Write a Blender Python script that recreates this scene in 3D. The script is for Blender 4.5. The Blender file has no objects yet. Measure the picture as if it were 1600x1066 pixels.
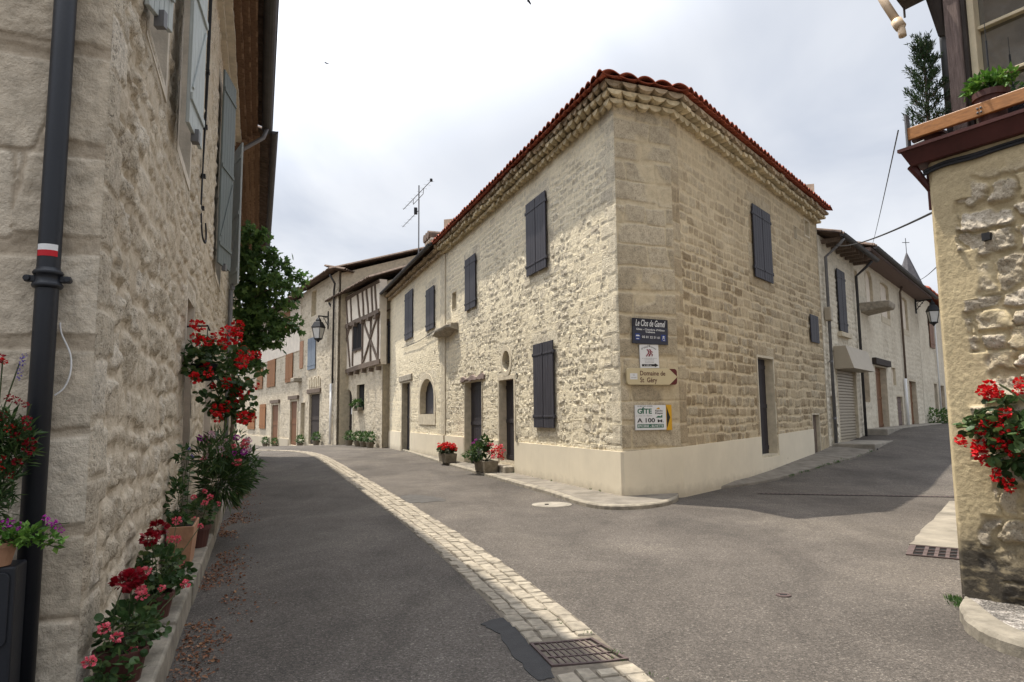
import bpy, math, random
import numpy as np
from math import sin, cos, radians, pi, atan2, sqrt, floor
from mathutils import Matrix, Vector
scene = bpy.context.scene
COL = scene.collection
rng = random.Random(7)

# ------------------------------------------------------------------ camera, sky, sun, exposure
cam = bpy.data.cameras.new('camera'); camo = bpy.data.objects.new('camera', cam); COL.objects.link(camo)
cam.sensor_width = 36.0; cam.lens = 24.0; cam.clip_start = 0.05; cam.clip_end = 4000
_p = math.atan(116 / 1067.0); _r = radians(0.6)
_F = Vector((0, cos(_p), sin(_p))); _R = Vector((1, 0, 0)); _U = _R.cross(_F)
_R2 = cos(_r) * _R - sin(_r) * _U; _U2 = sin(_r) * _R + cos(_r) * _U
camo.matrix_world = Matrix(((_R2.x, _U2.x, -_F.x, 0), (_R2.y, _U2.y, -_F.y, 0), (_R2.z, _U2.z, -_F.z, 1.6), (0, 0, 0, 1)))
scene.camera = camo
SUN_AZ, SUN_EL = -56.0, 69.3          # degrees, azimuth clockwise from +Y
world = bpy.data.worlds.new('World'); scene.world = world; world.use_nodes = True
nt = world.node_tree; nt.nodes.clear()
def N(tree, typ, **kw):
    n = tree.nodes.new(typ)
    for k, v in kw.items():
        if k.startswith('i_'): n.inputs[k[2:].replace('_', ' ')].default_value = v
        elif k.startswith('n_'): n.inputs[int(k[2:])].default_value = v
        else: setattr(n, k, v)
    return n
_out = N(nt, 'ShaderNodeOutputWorld'); _bg = N(nt, 'ShaderNodeBackground'); _bg.inputs['Strength'].default_value = 0.1
_sky = N(nt, 'ShaderNodeTexSky', sky_type='NISHITA', sun_disc=False)
_sky.sun_elevation = radians(SUN_EL); _sky.sun_rotation = radians(SUN_AZ)
_tc = N(nt, 'ShaderNodeTexCoord'); _sep = N(nt, 'ShaderNodeSeparateXYZ'); nt.links.new(_tc.outputs['Generated'], _sep.inputs[0])
_zz = N(nt, 'ShaderNodeMath', operation='ADD'); _zz.inputs[1].default_value = 0.22
_zc = N(nt, 'ShaderNodeMath', operation='MAXIMUM'); _zc.inputs[1].default_value = 0.0
nt.links.new(_sep.outputs['Z'], _zc.inputs[0]); nt.links.new(_zc.outputs[0], _zz.inputs[0])
_dx = N(nt, 'ShaderNodeMath', operation='DIVIDE'); _dy = N(nt, 'ShaderNodeMath', operation='DIVIDE')
nt.links.new(_sep.outputs['X'], _dx.inputs[0]); nt.links.new(_zz.outputs[0], _dx.inputs[1])
nt.links.new(_sep.outputs['Y'], _dy.inputs[0]); nt.links.new(_zz.outputs[0], _dy.inputs[1])
_cmb = N(nt, 'ShaderNodeCombineXYZ'); nt.links.new(_dx.outputs[0], _cmb.inputs[0]); nt.links.new(_dy.outputs[0], _cmb.inputs[1])
_no = N(nt, 'ShaderNodeTexNoise'); _no.inputs['Scale'].default_value = 1.15; _no.inputs['Detail'].default_value = 5; _no.inputs['Roughness'].default_value = 0.52; _no.inputs['Distortion'].default_value = 0.6
nt.links.new(_cmb.outputs[0], _no.inputs['Vector'])
_cr = N(nt, 'ShaderNodeValToRGB')
_cr.color_ramp.elements[0].position = 0.33; _cr.color_ramp.elements[0].color = (4.85, 5.2, 5.9, 1)
_cr.color_ramp.elements[1].position = 0.60; _cr.color_ramp.elements[1].color = (6.75, 6.93, 7.3, 1)
nt.links.new(_no.outputs['Fac'], _cr.inputs['Fac'])
_mx = N(nt, 'ShaderNodeMix', data_type='RGBA'); _mx.inputs[0].default_value = 0.93
nt.links.new(_sky.outputs[0], _mx.inputs[6]); nt.links.new(_cr.outputs[0], _mx.inputs[7])
# thin bright cloud: brighter overhead and round the veiled sun
_gl = N(nt, 'ShaderNodeVectorMath', operation='DOT_PRODUCT'); _gl.inputs[1].default_value = (sin(radians(SUN_AZ)) * cos(radians(SUN_EL)), cos(radians(SUN_AZ)) * cos(radians(SUN_EL)), sin(radians(SUN_EL)))
nt.links.new(_tc.outputs['Generated'], _gl.inputs[0])
_gr = N(nt, 'ShaderNodeMapRange', interpolation_type='SMOOTHSTEP'); _gr.inputs['From Min'].default_value = 0.52; _gr.inputs['From Max'].default_value = 1.0; _gr.inputs['To Min'].default_value = 1.0; _gr.inputs['To Max'].default_value = 4.5
nt.links.new(_gl.outputs['Value'], _gr.inputs['Value'])
_ml = N(nt, 'ShaderNodeVectorMath', operation='SCALE'); nt.links.new(_mx.outputs[2], _ml.inputs[0]); nt.links.new(_gr.outputs[0], _ml.inputs['Scale'])
nt.links.new(_ml.outputs[0], _bg.inputs['Color']); nt.links.new(_bg.outputs[0], _out.inputs['Surface'])
sun = bpy.data.lights.new('sun', 'SUN'); sun.energy = 5.0; sun.angle = radians(0.6); sun.color = (1.0, 0.93, 0.81)
suno = bpy.data.objects.new('sun', sun); COL.objects.link(suno)
_sd = Vector((sin(radians(SUN_AZ)) * cos(radians(SUN_EL)), cos(radians(SUN_AZ)) * cos(radians(SUN_EL)), sin(radians(SUN_EL))))
suno.rotation_euler = _sd.to_track_quat('Z', 'Y').to_euler(); suno.location = (0, 0, 30)
scene.view_settings.view_transform = 'Standard'; scene.view_settings.look = 'None'
scene.view_settings.exposure = 0.42; scene.view_settings.gamma = 1.0

# ------------------------------------------------------------------ mesh helpers
class MB:
    """collects polygons in world coordinates"""
    def __init__(s): s.v = []; s.f = []; s.m = []
    def add(s, vs, fs, mi=0):
        b = len(s.v); s.v.extend([tuple(map(float, p)) for p in vs]); s.f.extend([tuple(b + i for i in f) for f in fs]); s.m.extend([mi] * len(fs))
    def hexa(s, p, mi=0):      # 8 points: bottom ring 0-3, top ring 4-7
        s.add(p, [(0, 3, 2, 1), (4, 5, 6, 7), (0, 1, 5, 4), (1, 2, 6, 5), (2, 3, 7, 6), (3, 0, 4, 7)], mi)
    def box(s, fr, a0, a1, o0, o1, z0, z1, mi=0, bev=0):
        s.hexa([fr(a0, o0, z0), fr(a1, o0, z0), fr(a1, o1, z0), fr(a0, o1, z0), fr(a0, o0, z1), fr(a1, o0, z1), fr(a1, o1, z1), fr(a0, o1, z1)], mi)
    def prism(s, pts_bottom, pts_top, mi=0):
        n = len(pts_bottom)
        s.add(list(pts_bottom) + list(pts_top), [tuple(range(n))[::-1], tuple(range(n, 2 * n))] + [(i, (i + 1) % n, n + (i + 1) % n, n + i) for i in range(n)], mi)
    def tube(s, pts, r, n=8, mi=0, caps=True):
        pts = [Vector(p) for p in pts]; k = len(pts)
        rs = r if isinstance(r, (list, tuple)) else [r] * k
        vs = []; prev = None
        for i, p in enumerate(pts):
            t = (pts[min(i + 1, k - 1)] - pts[max(i - 1, 0)]).normalized()
            if prev is None:
                x = t.orthogonal().normalized()
            else:
                x = (prev - t * prev.dot(t)); x = x.normalized() if x.length > 1e-6 else t.orthogonal().normalized()
            prev = x; y = t.cross(x)
            for j in range(n):
                a = 2 * pi * j / n; vs.append(p + (x * cos(a) + y * sin(a)) * rs[i])
        fs = [(i * n + j, i * n + (j + 1) % n, (i + 1) * n + (j + 1) % n, (i + 1) * n + j) for i in range(k - 1) for j in range(n)]
        if caps: fs += [tuple(range(n))[::-1], tuple(range((k - 1) * n, k * n))]
        s.add(vs, fs, mi)
    def lathe(s, c, prof, n=20, mi=0, sx=1, sy=1, rot=0):
        vs = []; k = len(prof)
        for r, z in prof:
            for j in range(n):
                a = 2 * pi * j / n + rot; vs.append((c[0] + r * cos(a) * sx, c[1] + r * sin(a) * sy, c[2] + z))
        s.add(vs, [(i * n + j, i * n + (j + 1) % n, (i + 1) * n + (j + 1) % n, (i + 1) * n + j) for i in range(k - 1) for j in range(n)] + [tuple(range(n))[::-1], tuple(range((k - 1) * n, k * n))], mi)
    def build(s, name, mat, parent=None, smooth=False, bevel=0.0):
        me = bpy.data.meshes.new(name)
        off = Vector((0, 0, 0)) if parent is None else world_loc(parent)
        me.from_pydata([(v[0] - off.x, v[1] - off.y, v[2] - off.z) for v in s.v], [], s.f)
        mats = mat if isinstance(mat, (list, tuple)) else [mat]
        for m in mats: me.materials.append(m)
        if len(mats) > 1: me.polygons.foreach_set('material_index', s.m)
        if smooth: me.polygons.foreach_set('use_smooth', [True] * len(me.polygons))
        o = bpy.data.objects.new(name, me); COL.objects.link(o)
        if parent is not None: o.parent = parent
        if bevel:
            b = o.modifiers.new('bevel', 'BEVEL'); b.width = bevel; b.segments = 2; b.limit_method = 'ANGLE'; b.angle_limit = radians(40)
        return o
def world_loc(o):
    v = Vector(o.location)
    while o.parent: o = o.parent; v = v + Vector(o.location)
    return v
def np_mesh(name, V, F, mat, parent=None, attrs=None, smooth=True):
    V = np.asarray(V, dtype=np.float32).reshape(-1, 3)
    if parent is not None: V = V - np.array(world_loc(parent), dtype=np.float32)
    F = np.asarray(F, dtype=np.int32); k = F.shape[1]
    me = bpy.data.meshes.new(name)
    me.vertices.add(len(V)); me.vertices.foreach_set('co', np.ascontiguousarray(V, dtype=np.float32).ravel())
    me.loops.add(F.size); me.loops.foreach_set('vertex_index', F.ravel())
    me.polygons.add(len(F)); me.polygons.foreach_set('loop_start', np.arange(0, F.size, k, dtype=np.int32))
    me.update(calc_edges=True)
    me.polygons.foreach_set('use_smooth', np.full(len(F), smooth))
    for kk, vv in (attrs or {}).items():
        at = me.attributes.new(kk, 'FLOAT', 'POINT'); at.data.foreach_set('value', np.asarray(vv, dtype=np.float32).ravel())
    me.materials.append(mat); me.validate()
    o = bpy.data.objects.new(name, me); COL.objects.link(o)
    if parent is not None: o.parent = parent
    return o
def tag(o, label, cat, group=None):
    o['label'] = label; o['category'] = cat
    if group: o['group'] = group
    return o
def thing(name, label, cat, loc=(0, 0, 0), group=None):
    o = bpy.data.objects.new(name, None); o.empty_display_size = 0.2; COL.objects.link(o); o.location = loc
    return tag(o, label, cat, group)
def structure(o): o['kind'] = 'structure'; return o
def copy_tree(o, loc, label=None):
    r = o.copy(); COL.objects.link(r); r.location = loc
    if label: r['label'] = label
    for ch in list(o.children):
        c = ch.copy(); COL.objects.link(c); c.parent = r
        for g in list(ch.children):
            d = g.copy(); COL.objects.link(d); d.parent = c
    return r
def azv(a): return np.array([sin(radians(a)), cos(radians(a))])
class Face:
    """vertical facade frame: a along the facade, o outward, z up"""
    def __init__(s, x, y, az, left):
        s.p = np.array([x, y]); s.u = azv(az); n = np.array([s.u[1], -s.u[0]]); s.n = -n if left else n
    def __call__(s, a, o, z):
        q = s.p + s.u * a + s.n * o; return (q[0], q[1], z)
    def arr(s, a, o, z):
        return np.stack([s.p[0] + s.u[0] * a + s.n[0] * o, s.p[1] + s.u[1] * a + s.n[1] * o, z + 0 * a], -1)
uL = azv(-20.357); nL = np.array([uL[1], -uL[0]])
def ST(s, d, z=0.0):                       # street frame: s along the left street, d to the right of the eye line
    q = uL * s + nL * d; return (q[0], q[1], z)
AX, AY = 2.0426, 12.8922; BX, BY = 3.2541, 13.3820
FL = Face(AX, AY, -20.357, True); FR = Face(BX, BY, 39.023, False)
FC = Face(AX, AY, math.degrees(atan2(BX - AX, BY - AY)), False); CW = math.hypot(BX - AX, BY - AY)
# FC outward: right of A->B direction
FT = Face(-6.70, 35.2, -30, True); FS = Face(-10.32, 40.2, -31, True)
FH = Face(ST(4.28, -0.85)[0], ST(4.28, -0.85)[1], -20.357, False)      # left house street side, a = s-4.28
FF = Face(ST(4.28, -0.85)[0], ST(4.28, -0.85)[1], 69.643, False)       # left house front, a negative to the left
FP = Face(3.66, 5.78, -32, True)                                        # right house front, a negative towards the eye
SEG = lambda a, b: (b - a)

# ------------------------------------------------------------------ noise
def _hash(ix, iy, seed):
    h = (ix.astype(np.int64) * 374761393 + iy.astype(np.int64) * 668265263 + seed * 1442695041) & 0xffffffff
    h = ((h ^ (h >> 13)) * 1274126177) & 0xffffffff
    return ((h ^ (h >> 16)) & 0xffff) / 65535.0
def vnoise(x, y, seed=0):
    ix = np.floor(x); iy = np.floor(y); fx = x - ix; fy = y - iy
    fx = fx * fx * (3 - 2 * fx); fy = fy * fy * (3 - 2 * fy)
    a = _hash(ix, iy, seed); b = _hash(ix + 1, iy, seed); c = _hash(ix, iy + 1, seed); d = _hash(ix + 1, iy + 1, seed)
    return (a * (1 - fx) + b * fx) * (1 - fy) + (c * (1 - fx) + d * fx) * fy
def fbm(x, y, seed=0, oct=4, gain=0.5):
    t = 0; amp = 1; s = 0
    for i in range(oct):
        t = t + amp * vnoise(x * 2 ** i, y * 2 ** i, seed + 17 * i); s += amp; amp *= gain
    return t / s
def sstep(a, b, x):
    t = np.clip((x - a) / (b - a), 0, 1); return t * t * (3 - 2 * t)
def masonry(A, Z, h, w, warp, seed, tilt=False):
    """courses of stones: distance to the stone's edge, two random numbers per stone (and its place within the stone)"""
    r = np.random.RandomState(seed)
    A2 = A + warp * ((fbm(A * 3.1, Z * 5.2, seed + 1, 3) - 0.5) * 2.4 + 0.5 * (fbm(A * 13, Z * 13, seed + 4, 2) - 0.5))
    Z2 = Z + warp * ((fbm(A * 1.6, Z * 2.3, seed + 2, 3) - 0.5) * 2.8 + 0.9 * (fbm(A * 6.5, Z * 5, seed + 6, 2) - 0.5))
    z0 = Z.min() - 1; z1 = Z.max() + 1
    zs = [z0]
    while zs[-1] < z1: zs.append(zs[-1] + r.uniform(*h))
    zs = np.array(zs); ci = np.clip(np.searchsorted(zs, Z2) - 1, 0, len(zs) - 2)
    dist = np.zeros_like(A); ra = np.zeros_like(A); rb = np.zeros_like(A); lu = np.zeros_like(A); lv = np.zeros_like(A)
    a0 = A.min() - 1; a1 = A.max() + 1
    for c in np.unique(ci):
        m = ci == c; ch = zs[c + 1] - zs[c]
        xs = [a0 - r.uniform(0, w[1])]
        while xs[-1] < a1: xs.append(xs[-1] + (w[0] + (w[1] - w[0]) * r.rand() ** 1.5) * (0.55 + 0.45 * ch / h[1]))
        xs = np.array(xs); k = np.clip(np.searchsorted(xs, A2[m]) - 1, 0, len(xs) - 2)
        sh = (r.rand(len(xs)) - 0.5) * ch * 0.30                 # ragged bed joints
        sk = (r.rand(len(xs)) - 0.5) * 0.5                       # leaning end joints
        vz = Z2[m] - zs[c]; tz = vz / ch
        ax = A2[m] + (tz - 0.5) * ch * sk[k]
        k = np.clip(np.searchsorted(xs, ax) - 1, 0, len(xs) - 2)
        da = np.minimum(ax - xs[k], xs[k + 1] - ax); dz = np.minimum(vz - np.maximum(0, sh[k]) * (1 + tz * 0), ch - vz + np.minimum(0, sh[k]))
        q = 0.045 * min(1, ch / 0.2)
        inner = np.where((da < q) & (dz < q), q - np.sqrt((q - da) ** 2 + (q - dz) ** 2), np.minimum(da, dz))
        dist[m] = inner; ra[m] = r.rand(len(xs))[k]; rb[m] = r.rand(len(xs))[k]
        lu[m] = (ax - (xs[k] + xs[k + 1]) / 2); lv[m] = vz - ch / 2
        if tilt:
            t1 = r.normal(0, .14, len(xs)); t2 = r.normal(0.0, .16, len(xs)); lu[m] = lu[m] * t1[k] + lv[m] * t2[k]
    if tilt: return dist, ra, rb, lu
    return dist, ra, rb

# ------------------------------------------------------------------ materials
def new_mat(name, rough=0.85, spec=0.3):
    m = bpy.data.materials.new(name); m.use_nodes = True; t = m.node_tree
    b = t.nodes['Principled BSDF']; b.inputs['Roughness'].default_value = rough
    b.inputs['Specular IOR Level'].default_value = spec
    return m, t, b
def noise(t, scale, detail=4, rough=0.55, vec=None, dist=0.0):
    n = t.nodes.new('ShaderNodeTexNoise'); n.inputs['Scale'].default_value = scale; n.inputs['Detail'].default_value = detail
    n.inputs['Roughness'].default_value = rough; n.inputs['Distortion'].default_value = dist
    if vec is not None: t.links.new(vec, n.inputs['Vector'])
    return n.outputs['Fac']
def pos(t, scale=(1, 1, 1)):
    g = t.nodes.new('ShaderNodeNewGeometry')
    if scale == (1, 1, 1): return g.outputs['Position']
    v = t.nodes.new('ShaderNodeVectorMath'); v.operation = 'MULTIPLY'; v.inputs[1].default_value = scale
    t.links.new(g.outputs['Position'], v.inputs[0]); return v.outputs[0]
def ramp(t, fac, stops, interp='LINEAR'):
    r = t.nodes.new('ShaderNodeValToRGB'); r.color_ramp.interpolation = interp
    e = r.color_ramp.elements
    while len(e) < len(stops): e.new(0.5)
    for i, (p, c) in enumerate(stops):
        e[i].position = p; e[i].color = (c, c, c, 1) if isinstance(c, (int, float)) else (c[0], c[1], c[2], 1)
    t.links.new(fac, r.inputs['Fac']); return r.outputs['Color']
def mix(t, fac, a, b, mode='MIX'):
    n = t.nodes.new('ShaderNodeMix'); n.data_type = 'RGBA'; n.blend_type = mode
    for i, x in ((0, fac), (6, a), (7, b)):
        if isinstance(x, (int, float)): n.inputs[i].default_value = x if i == 0 else (x, x, x, 1)
        elif isinstance(x, (tuple, list)): n.inputs[i].default_value = (x[0], x[1], x[2], 1)
        else: t.links.new(x, n.inputs[i])
    return n.outputs[2]
def math_(t, op, a, b=0.0):
    n = t.nodes.new('ShaderNodeMath'); n.operation = op
    for i, x in enumerate((a, b)):
        if isinstance(x, (int, float)): n.inputs[i].default_value = x
        else: t.links.new(x, n.inputs[i])
    return n.outputs[0]
def attr(t, name):
    n = t.nodes.new('ShaderNodeAttribute'); n.attribute_name = name; return n.outputs['Fac']
def bump(t, b, h, strength=0.4, dist=0.02):
    n = t.nodes.new('ShaderNodeBump'); n.inputs['Strength'].default_value = strength; n.inputs['Distance'].default_value = dist
    t.links.new(h, n.inputs['Height']); t.links.new(n.outputs[0], b.inputs['Normal'])
def base(t, b, c):
    if isinstance(c, (tuple, list)): b.inputs['Base Color'].default_value = (c[0], c[1], c[2], 1)
    else: t.links.new(c, b.inputs['Base Color'])
def island(t):
    return t.nodes.new('ShaderNodeNewGeometry').outputs['Random Per Island']
def mat_masonry(name, mortar, s1, s2, s3, contrast=1.0, pit=0.5, stain=0.35, soot=None, pits=0.6, grain=1.0):
    m, t, b = new_mat(name, 0.92, 0.15)
    P = pos(t)
    st = attr(t, 'stone'); r = attr(t, 'rnd'); ash = attr(t, 'ash')
    big = noise(t, 0.9, 4, 0.6, P); mid = noise(t, 9, 5, 0.65, P); fine = noise(t, 55, 4, 0.7, P)
    sc = ramp(t, r, [(0.0, s1), (0.5, s2), (1.0, s3)])
    sc = mix(t, 1.0, sc, ramp(t, mid, [(0.28, 0.66), (0.5, 1.0), (0.72, 1.16)]), 'MULTIPLY')
    sc = mix(t, math_(t, 'MULTIPLY', ramp(t, fine, [(0.36, 1.0), (0.48, 0.0)]), grain), sc, mix(t, 1.0, sc, 0.45, 'MULTIPLY'))
    pn = noise(t, 30, 3, 0.75, P, 0.4)
    sc = mix(t, math_(t, 'MULTIPLY', ramp(t, pn, [(0.34, 1.0), (0.42, 0.0)]), pits), sc, mix(t, 1.0, sc, 0.3, 'MULTIPLY'))
    fac = math_(t, 'MULTIPLY', st, contrast)
    mort = mix(t, 1.0, mortar, ramp(t, mid, [(0.3, 0.86), (0.7, 1.08)]), 'MULTIPLY')
    mort = mix(t, ramp(t, fine, [(0.36, 0.5), (0.5, 0.0)]), mort, mix(t, 1.0, mort, 0.7, 'MULTIPLY'))
    c = mix(t, fac, mort, sc)
    c = mix(t, math_(t, 'MULTIPLY', ramp(t, big, [(0.42, 0.0), (0.68, 1.0)]), stain), c, mix(t, 1.0, c, (0.72, 0.69, 0.66), 'MULTIPLY'))
    streak = noise(t, 1.0, 4, 0.6, pos(t, (5, 5, 0.5)))
    c = mix(t, ramp(t, streak, [(0.55, 0.0), (0.75, stain * 0.8)]), c, mix(t, 1.0, c, (0.7, 0.68, 0.66), 'MULTIPLY'))
    if soot:
        sx = t.nodes.new('ShaderNodeSeparateXYZ'); t.links.new(P, sx.inputs[0])
        zz = math_(t, 'ADD', sx.outputs['Z'], math_(t, 'MULTIPLY', math_(t, 'SUBTRACT', noise(t, 4.0, 5, 0.6, P), 0.5), 0.7))
        c = mix(t, math_(t, 'MULTIPLY', ramp(t, zz, [(soot * 0.62, 0.93), (soot * 1.25, 0.0)]), ramp(t, noise(t, 7, 4, 0.6, pos(t, (1, 1, 2.5))), [(0.3, 0.55), (0.5, 1.0)])), c, (0.032, 0.029, 0.027))
    base(t, b, c)
    h = math_(t, 'MULTIPLY', math_(t, 'ADD', math_(t, 'MULTIPLY', fine, 0.6), math_(t, 'ADD', math_(t, 'MULTIPLY', noise(t, 22, 5, 0.7, P), 0.9), math_(t, 'MULTIPLY', pn, 0.8))), math_(t, 'ADD', 0.3, math_(t, 'MULTIPLY', st, 0.7)))
    bump(t, b, h, pit, 0.03)
    return m
def mat_plain(name, c, rough=0.8, var=0.12, scale=6, bmp=0.15, bscale=40, spec=0.3, metal=0.0, stretch=(1, 1, 1), isl=0.0):
    m, t, b = new_mat(name, rough, spec); P = pos(t, stretch)
    n = noise(t, scale, 5, 0.6, P)
    k = mix(t, 1.0, c, ramp(t, n, [(0.3, 1 - var), (0.7, 1 + var)]), 'MULTIPLY')
    if isl: k = mix(t, 1.0, k, ramp(t, island(t), [(0, 1 - isl), (1, 1 + isl)]), 'MULTIPLY')
    base(t, b, k); b.inputs['Metallic'].default_value = metal
    if bmp: bump(t, b, noise(t, bscale, 4, 0.6, P), bmp, 0.01)
    return m
def mat_leaf(name, c1, c2, c3=None, rough=0.55, trans=0.25):
    m, t, b = new_mat(name, rough, 0.35)
    base(t, b, ramp(t, island(t), [(0, c1), (0.6, c2), (1, c3 or c2)]))
    out = t.nodes['Material Output']
    tr = t.nodes.new('ShaderNodeBsdfTranslucent'); ms = t.nodes.new('ShaderNodeMixShader'); ms.inputs[0].default_value = trans
    t.links.new(ramp(t, island(t), [(0, c1), (0.6, c2), (1, c3 or c2)]), tr.inputs['Color'])
    t.links.new(b.outputs[0], ms.inputs[1]); t.links.new(tr.outputs[0], ms.inputs[2]); t.links.new(ms.outputs[0], out.inputs['Surface'])
    return m
M = {}
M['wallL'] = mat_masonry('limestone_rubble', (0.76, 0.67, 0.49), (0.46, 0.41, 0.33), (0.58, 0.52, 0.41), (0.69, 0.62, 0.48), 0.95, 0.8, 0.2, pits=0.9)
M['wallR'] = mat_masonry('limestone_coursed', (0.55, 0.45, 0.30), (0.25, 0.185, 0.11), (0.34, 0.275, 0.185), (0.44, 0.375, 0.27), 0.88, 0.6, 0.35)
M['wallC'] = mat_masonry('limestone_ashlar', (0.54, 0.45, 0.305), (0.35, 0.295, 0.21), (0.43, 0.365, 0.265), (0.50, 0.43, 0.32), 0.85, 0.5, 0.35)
M['wallH'] = mat_masonry('grey_limestone_rubble', (0.53, 0.45, 0.34), (0.47, 0.40, 0.305), (0.61, 0.54, 0.43), (0.75, 0.68, 0.57), 0.95, 0.9, 0.35, pits=1.0)
M['wallA'] = mat_masonry('sawn_grey_limestone', (0.42, 0.345, 0.255), (0.54, 0.465, 0.36), (0.62, 0.54, 0.425), (0.69, 0.615, 0.50), 0.92, 0.55, 0.45, pits=0.1, grain=0.25)
M['wallF'] = mat_masonry('far_limestone', (0.60, 0.525, 0.40), (0.42, 0.36, 0.27), (0.53, 0.465, 0.36), (0.62, 0.55, 0.44), 0.9, 0.5, 0.45)
M['wallW'] = mat_masonry('pale_limewashed_stone', (0.68, 0.62, 0.50), (0.52, 0.47, 0.37), (0.60, 0.55, 0.445), (0.67, 0.615, 0.51), 0.6, 0.5, 0.55)
M['wallP'] = mat_masonry('rendered_rubble', (0.50, 0.41, 0.255), (0.42, 0.36, 0.28), (0.5, 0.44, 0.36), (0.58, 0.52, 0.44), 0.95, 0.6, 0.3, soot=0.62)
M['plinth'] = mat_plain('cream_render', (0.64, 0.57, 0.44), 0.9, 0.06, 1.6, 0.12, 60)
def mk_plinth():
    m, t, b = new_mat('splashed_cream_render', .92, .2); P = pos(t)
    c = mix(t, 1.0, (0.66, 0.59, 0.46), ramp(t, noise(t, 1.4, 5, .6, P), [(.3, .93), (.7, 1.05)]), 'MULTIPLY')
    c = mix(t, ramp(t, noise(t, 3.0, 5, .65, pos(t, (4, 4, .5))), [(.56, 0), (.8, .35)]), c, mix(t, 1.0, c, (.80, .76, .68), 'MULTIPLY'))
    g = t.nodes.new('ShaderNodeNewGeometry'); sx = t.nodes.new('ShaderNodeSeparateXYZ'); t.links.new(g.outputs['Position'], sx.inputs[0])
    zz = math_(t, 'ADD', sx.outputs['Z'], math_(t, 'MULTIPLY', math_(t, 'SUBTRACT', noise(t, 5, 5, .65, P), .5), .35))
    c = mix(t, ramp(t, zz, [(.04, .6), (.26, 0.0)]), c, (.33, .28, .21))
    base(t, b, c); bump(t, b, noise(t, 60, 4, .6, P), .15, .008); return m
M['plinth'] = mk_plinth()
M['plasterT'] = mat_plain('pale_plaster', (0.70, 0.63, 0.53), 0.9, 0.1, 2.5, 0.2, 30)
M['dress'] = mat_plain('dressed_limestone', (0.52, 0.455, 0.34), 0.9, 0.2, 5, 0.4, 45)
M['dressH'] = mat_plain('dressed_grey_limestone', (0.53, 0.47, 0.385), 0.9, 0.2, 5, 0.4, 45)
M['cornice'] = mat_plain('limewashed_cornice_tile', (0.50, 0.415, 0.27), 0.9, 0.28, 9, 0.35, 40, isl=0.2)
M['cornice2'] = mat_plain('brown_cornice_tile', (0.34, 0.265, 0.18), 0.9, 0.35, 8, 0.35, 40, isl=0.25)
M['redtile'] = mat_plain('red_clay_tile', (0.27, 0.068, 0.036), 0.8, 0.45, 9, 0.3, 50, isl=0.25)
M['oldtile'] = mat_plain('old_clay_tile', (0.115, 0.08, 0.06), 0.9, 0.5, 6, 0.4, 30, isl=0.35)
M['brick'] = None
M['shutter'] = mat_plain('slate_grey_paint', (0.036, 0.034, 0.042), 0.6, 0.25, 2, 0.12, 60, stretch=(6, 6, 0.6))
M['door'] = mat_plain('dark_brown_paint', (0.028, 0.024, 0.028), 0.6, 0.12, 3, 0.12, 60)
M['iron'] = mat_plain('black_iron', (0.018, 0.018, 0.02), 0.6, 0.2, 10, 0.1, 80)
M['grate'] = mat_plain('rusty_cast_iron', (0.085, 0.06, 0.055), 0.75, 0.3, 14, 0.25, 90, metal=0.2)
M['zinc'] = mat_plain('grey_zinc', (0.17, 0.17, 0.175), 0.55, 0.2, 5, 0.1, 40, metal=0.3)
M['zincdark'] = mat_plain('dark_gutter_metal', (0.045, 0.043, 0.043), 0.6, 0.25, 4, 0.1, 40)
M['castpipe'] = mat_plain('slate_painted_cast_iron', (0.012, 0.014, 0.019), 0.45, 0.12, 4, 0.1, 60, spec=0.4)
M['greyshut'] = mat_plain('pale_grey_paint', (0.40, 0.43, 0.42), 0.7, 0.15, 4, 0.15, 40, stretch=(8, 8, 0.8))
M['darkgreyshut'] = mat_plain('dark_green_grey_paint', (0.13, 0.15, 0.145), 0.7, 0.15, 4, 0.15, 40, stretch=(8, 8, 0.8))  # darker tone of the pale shutter grey, for one leaf
M['blueshut'] = mat_plain('faded_blue_paint', (0.16, 0.19, 0.23), 0.8, 0.25, 6, 0.2, 40, stretch=(8, 8, 0.8))
M['orangewood'] = mat_plain('varnished_orange_wood', (0.27, 0.115, 0.036), 0.6, 0.25, 4, 0.2, 30, stretch=(8, 8, 0.8))
M['brownwood'] = mat_plain('brown_door_wood', (0.17, 0.075, 0.032), 0.6, 0.25, 4, 0.2, 30, stretch=(8, 8, 0.8))
M['oldwood'] = mat_plain('weathered_oak', (0.14, 0.105, 0.08), 0.9, 0.35, 7, 0.5, 30, stretch=(5, 5, 0.7))
M['postwood'] = mat_plain('grey_weathered_post', (0.17, 0.125, 0.11), 0.9, 0.35, 7, 0.6, 30, stretch=(9, 9, 0.9))
M['darkwood'] = mat_plain('dark_old_planks', (0.045, 0.035, 0.03), 0.85, 0.3, 6, 0.3, 30, stretch=(6, 6, 0.7))
M['greystone'] = mat_plain('weathered_grey_stone', (0.30, 0.265, 0.21), 0.95, 0.35, 8, 0.6, 35)
M['concrete'] = mat_plain('pale_concrete', (0.25, 0.225, 0.185), 0.95, 0.3, 3, 0.4, 50)
M['footway'] = mat_plain('worn_grey_footway', (0.165, 0.146, 0.12), 0.95, 0.35, 3, 0.45, 50)
M['kerbstone'] = mat_plain('worn_kerb_stone', (0.215, 0.19, 0.15), 0.95, 0.4, 5, 0.5, 50)
M['dark'] = mat_plain('unlit_depth_black', (0.008, 0.007, 0.007), 1.0, 0.1, 3, 0)  # near-black colour stands in for the unlit depth of openings
M['white'] = mat_plain('white_paint', (0.72, 0.72, 0.71), 0.5, 0.04, 5, 0)
M['rollershut'] = mat_plain('cream_roller_shutter', (0.36, 0.31, 0.235), 0.5, 0.06, 3, 0)
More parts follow.
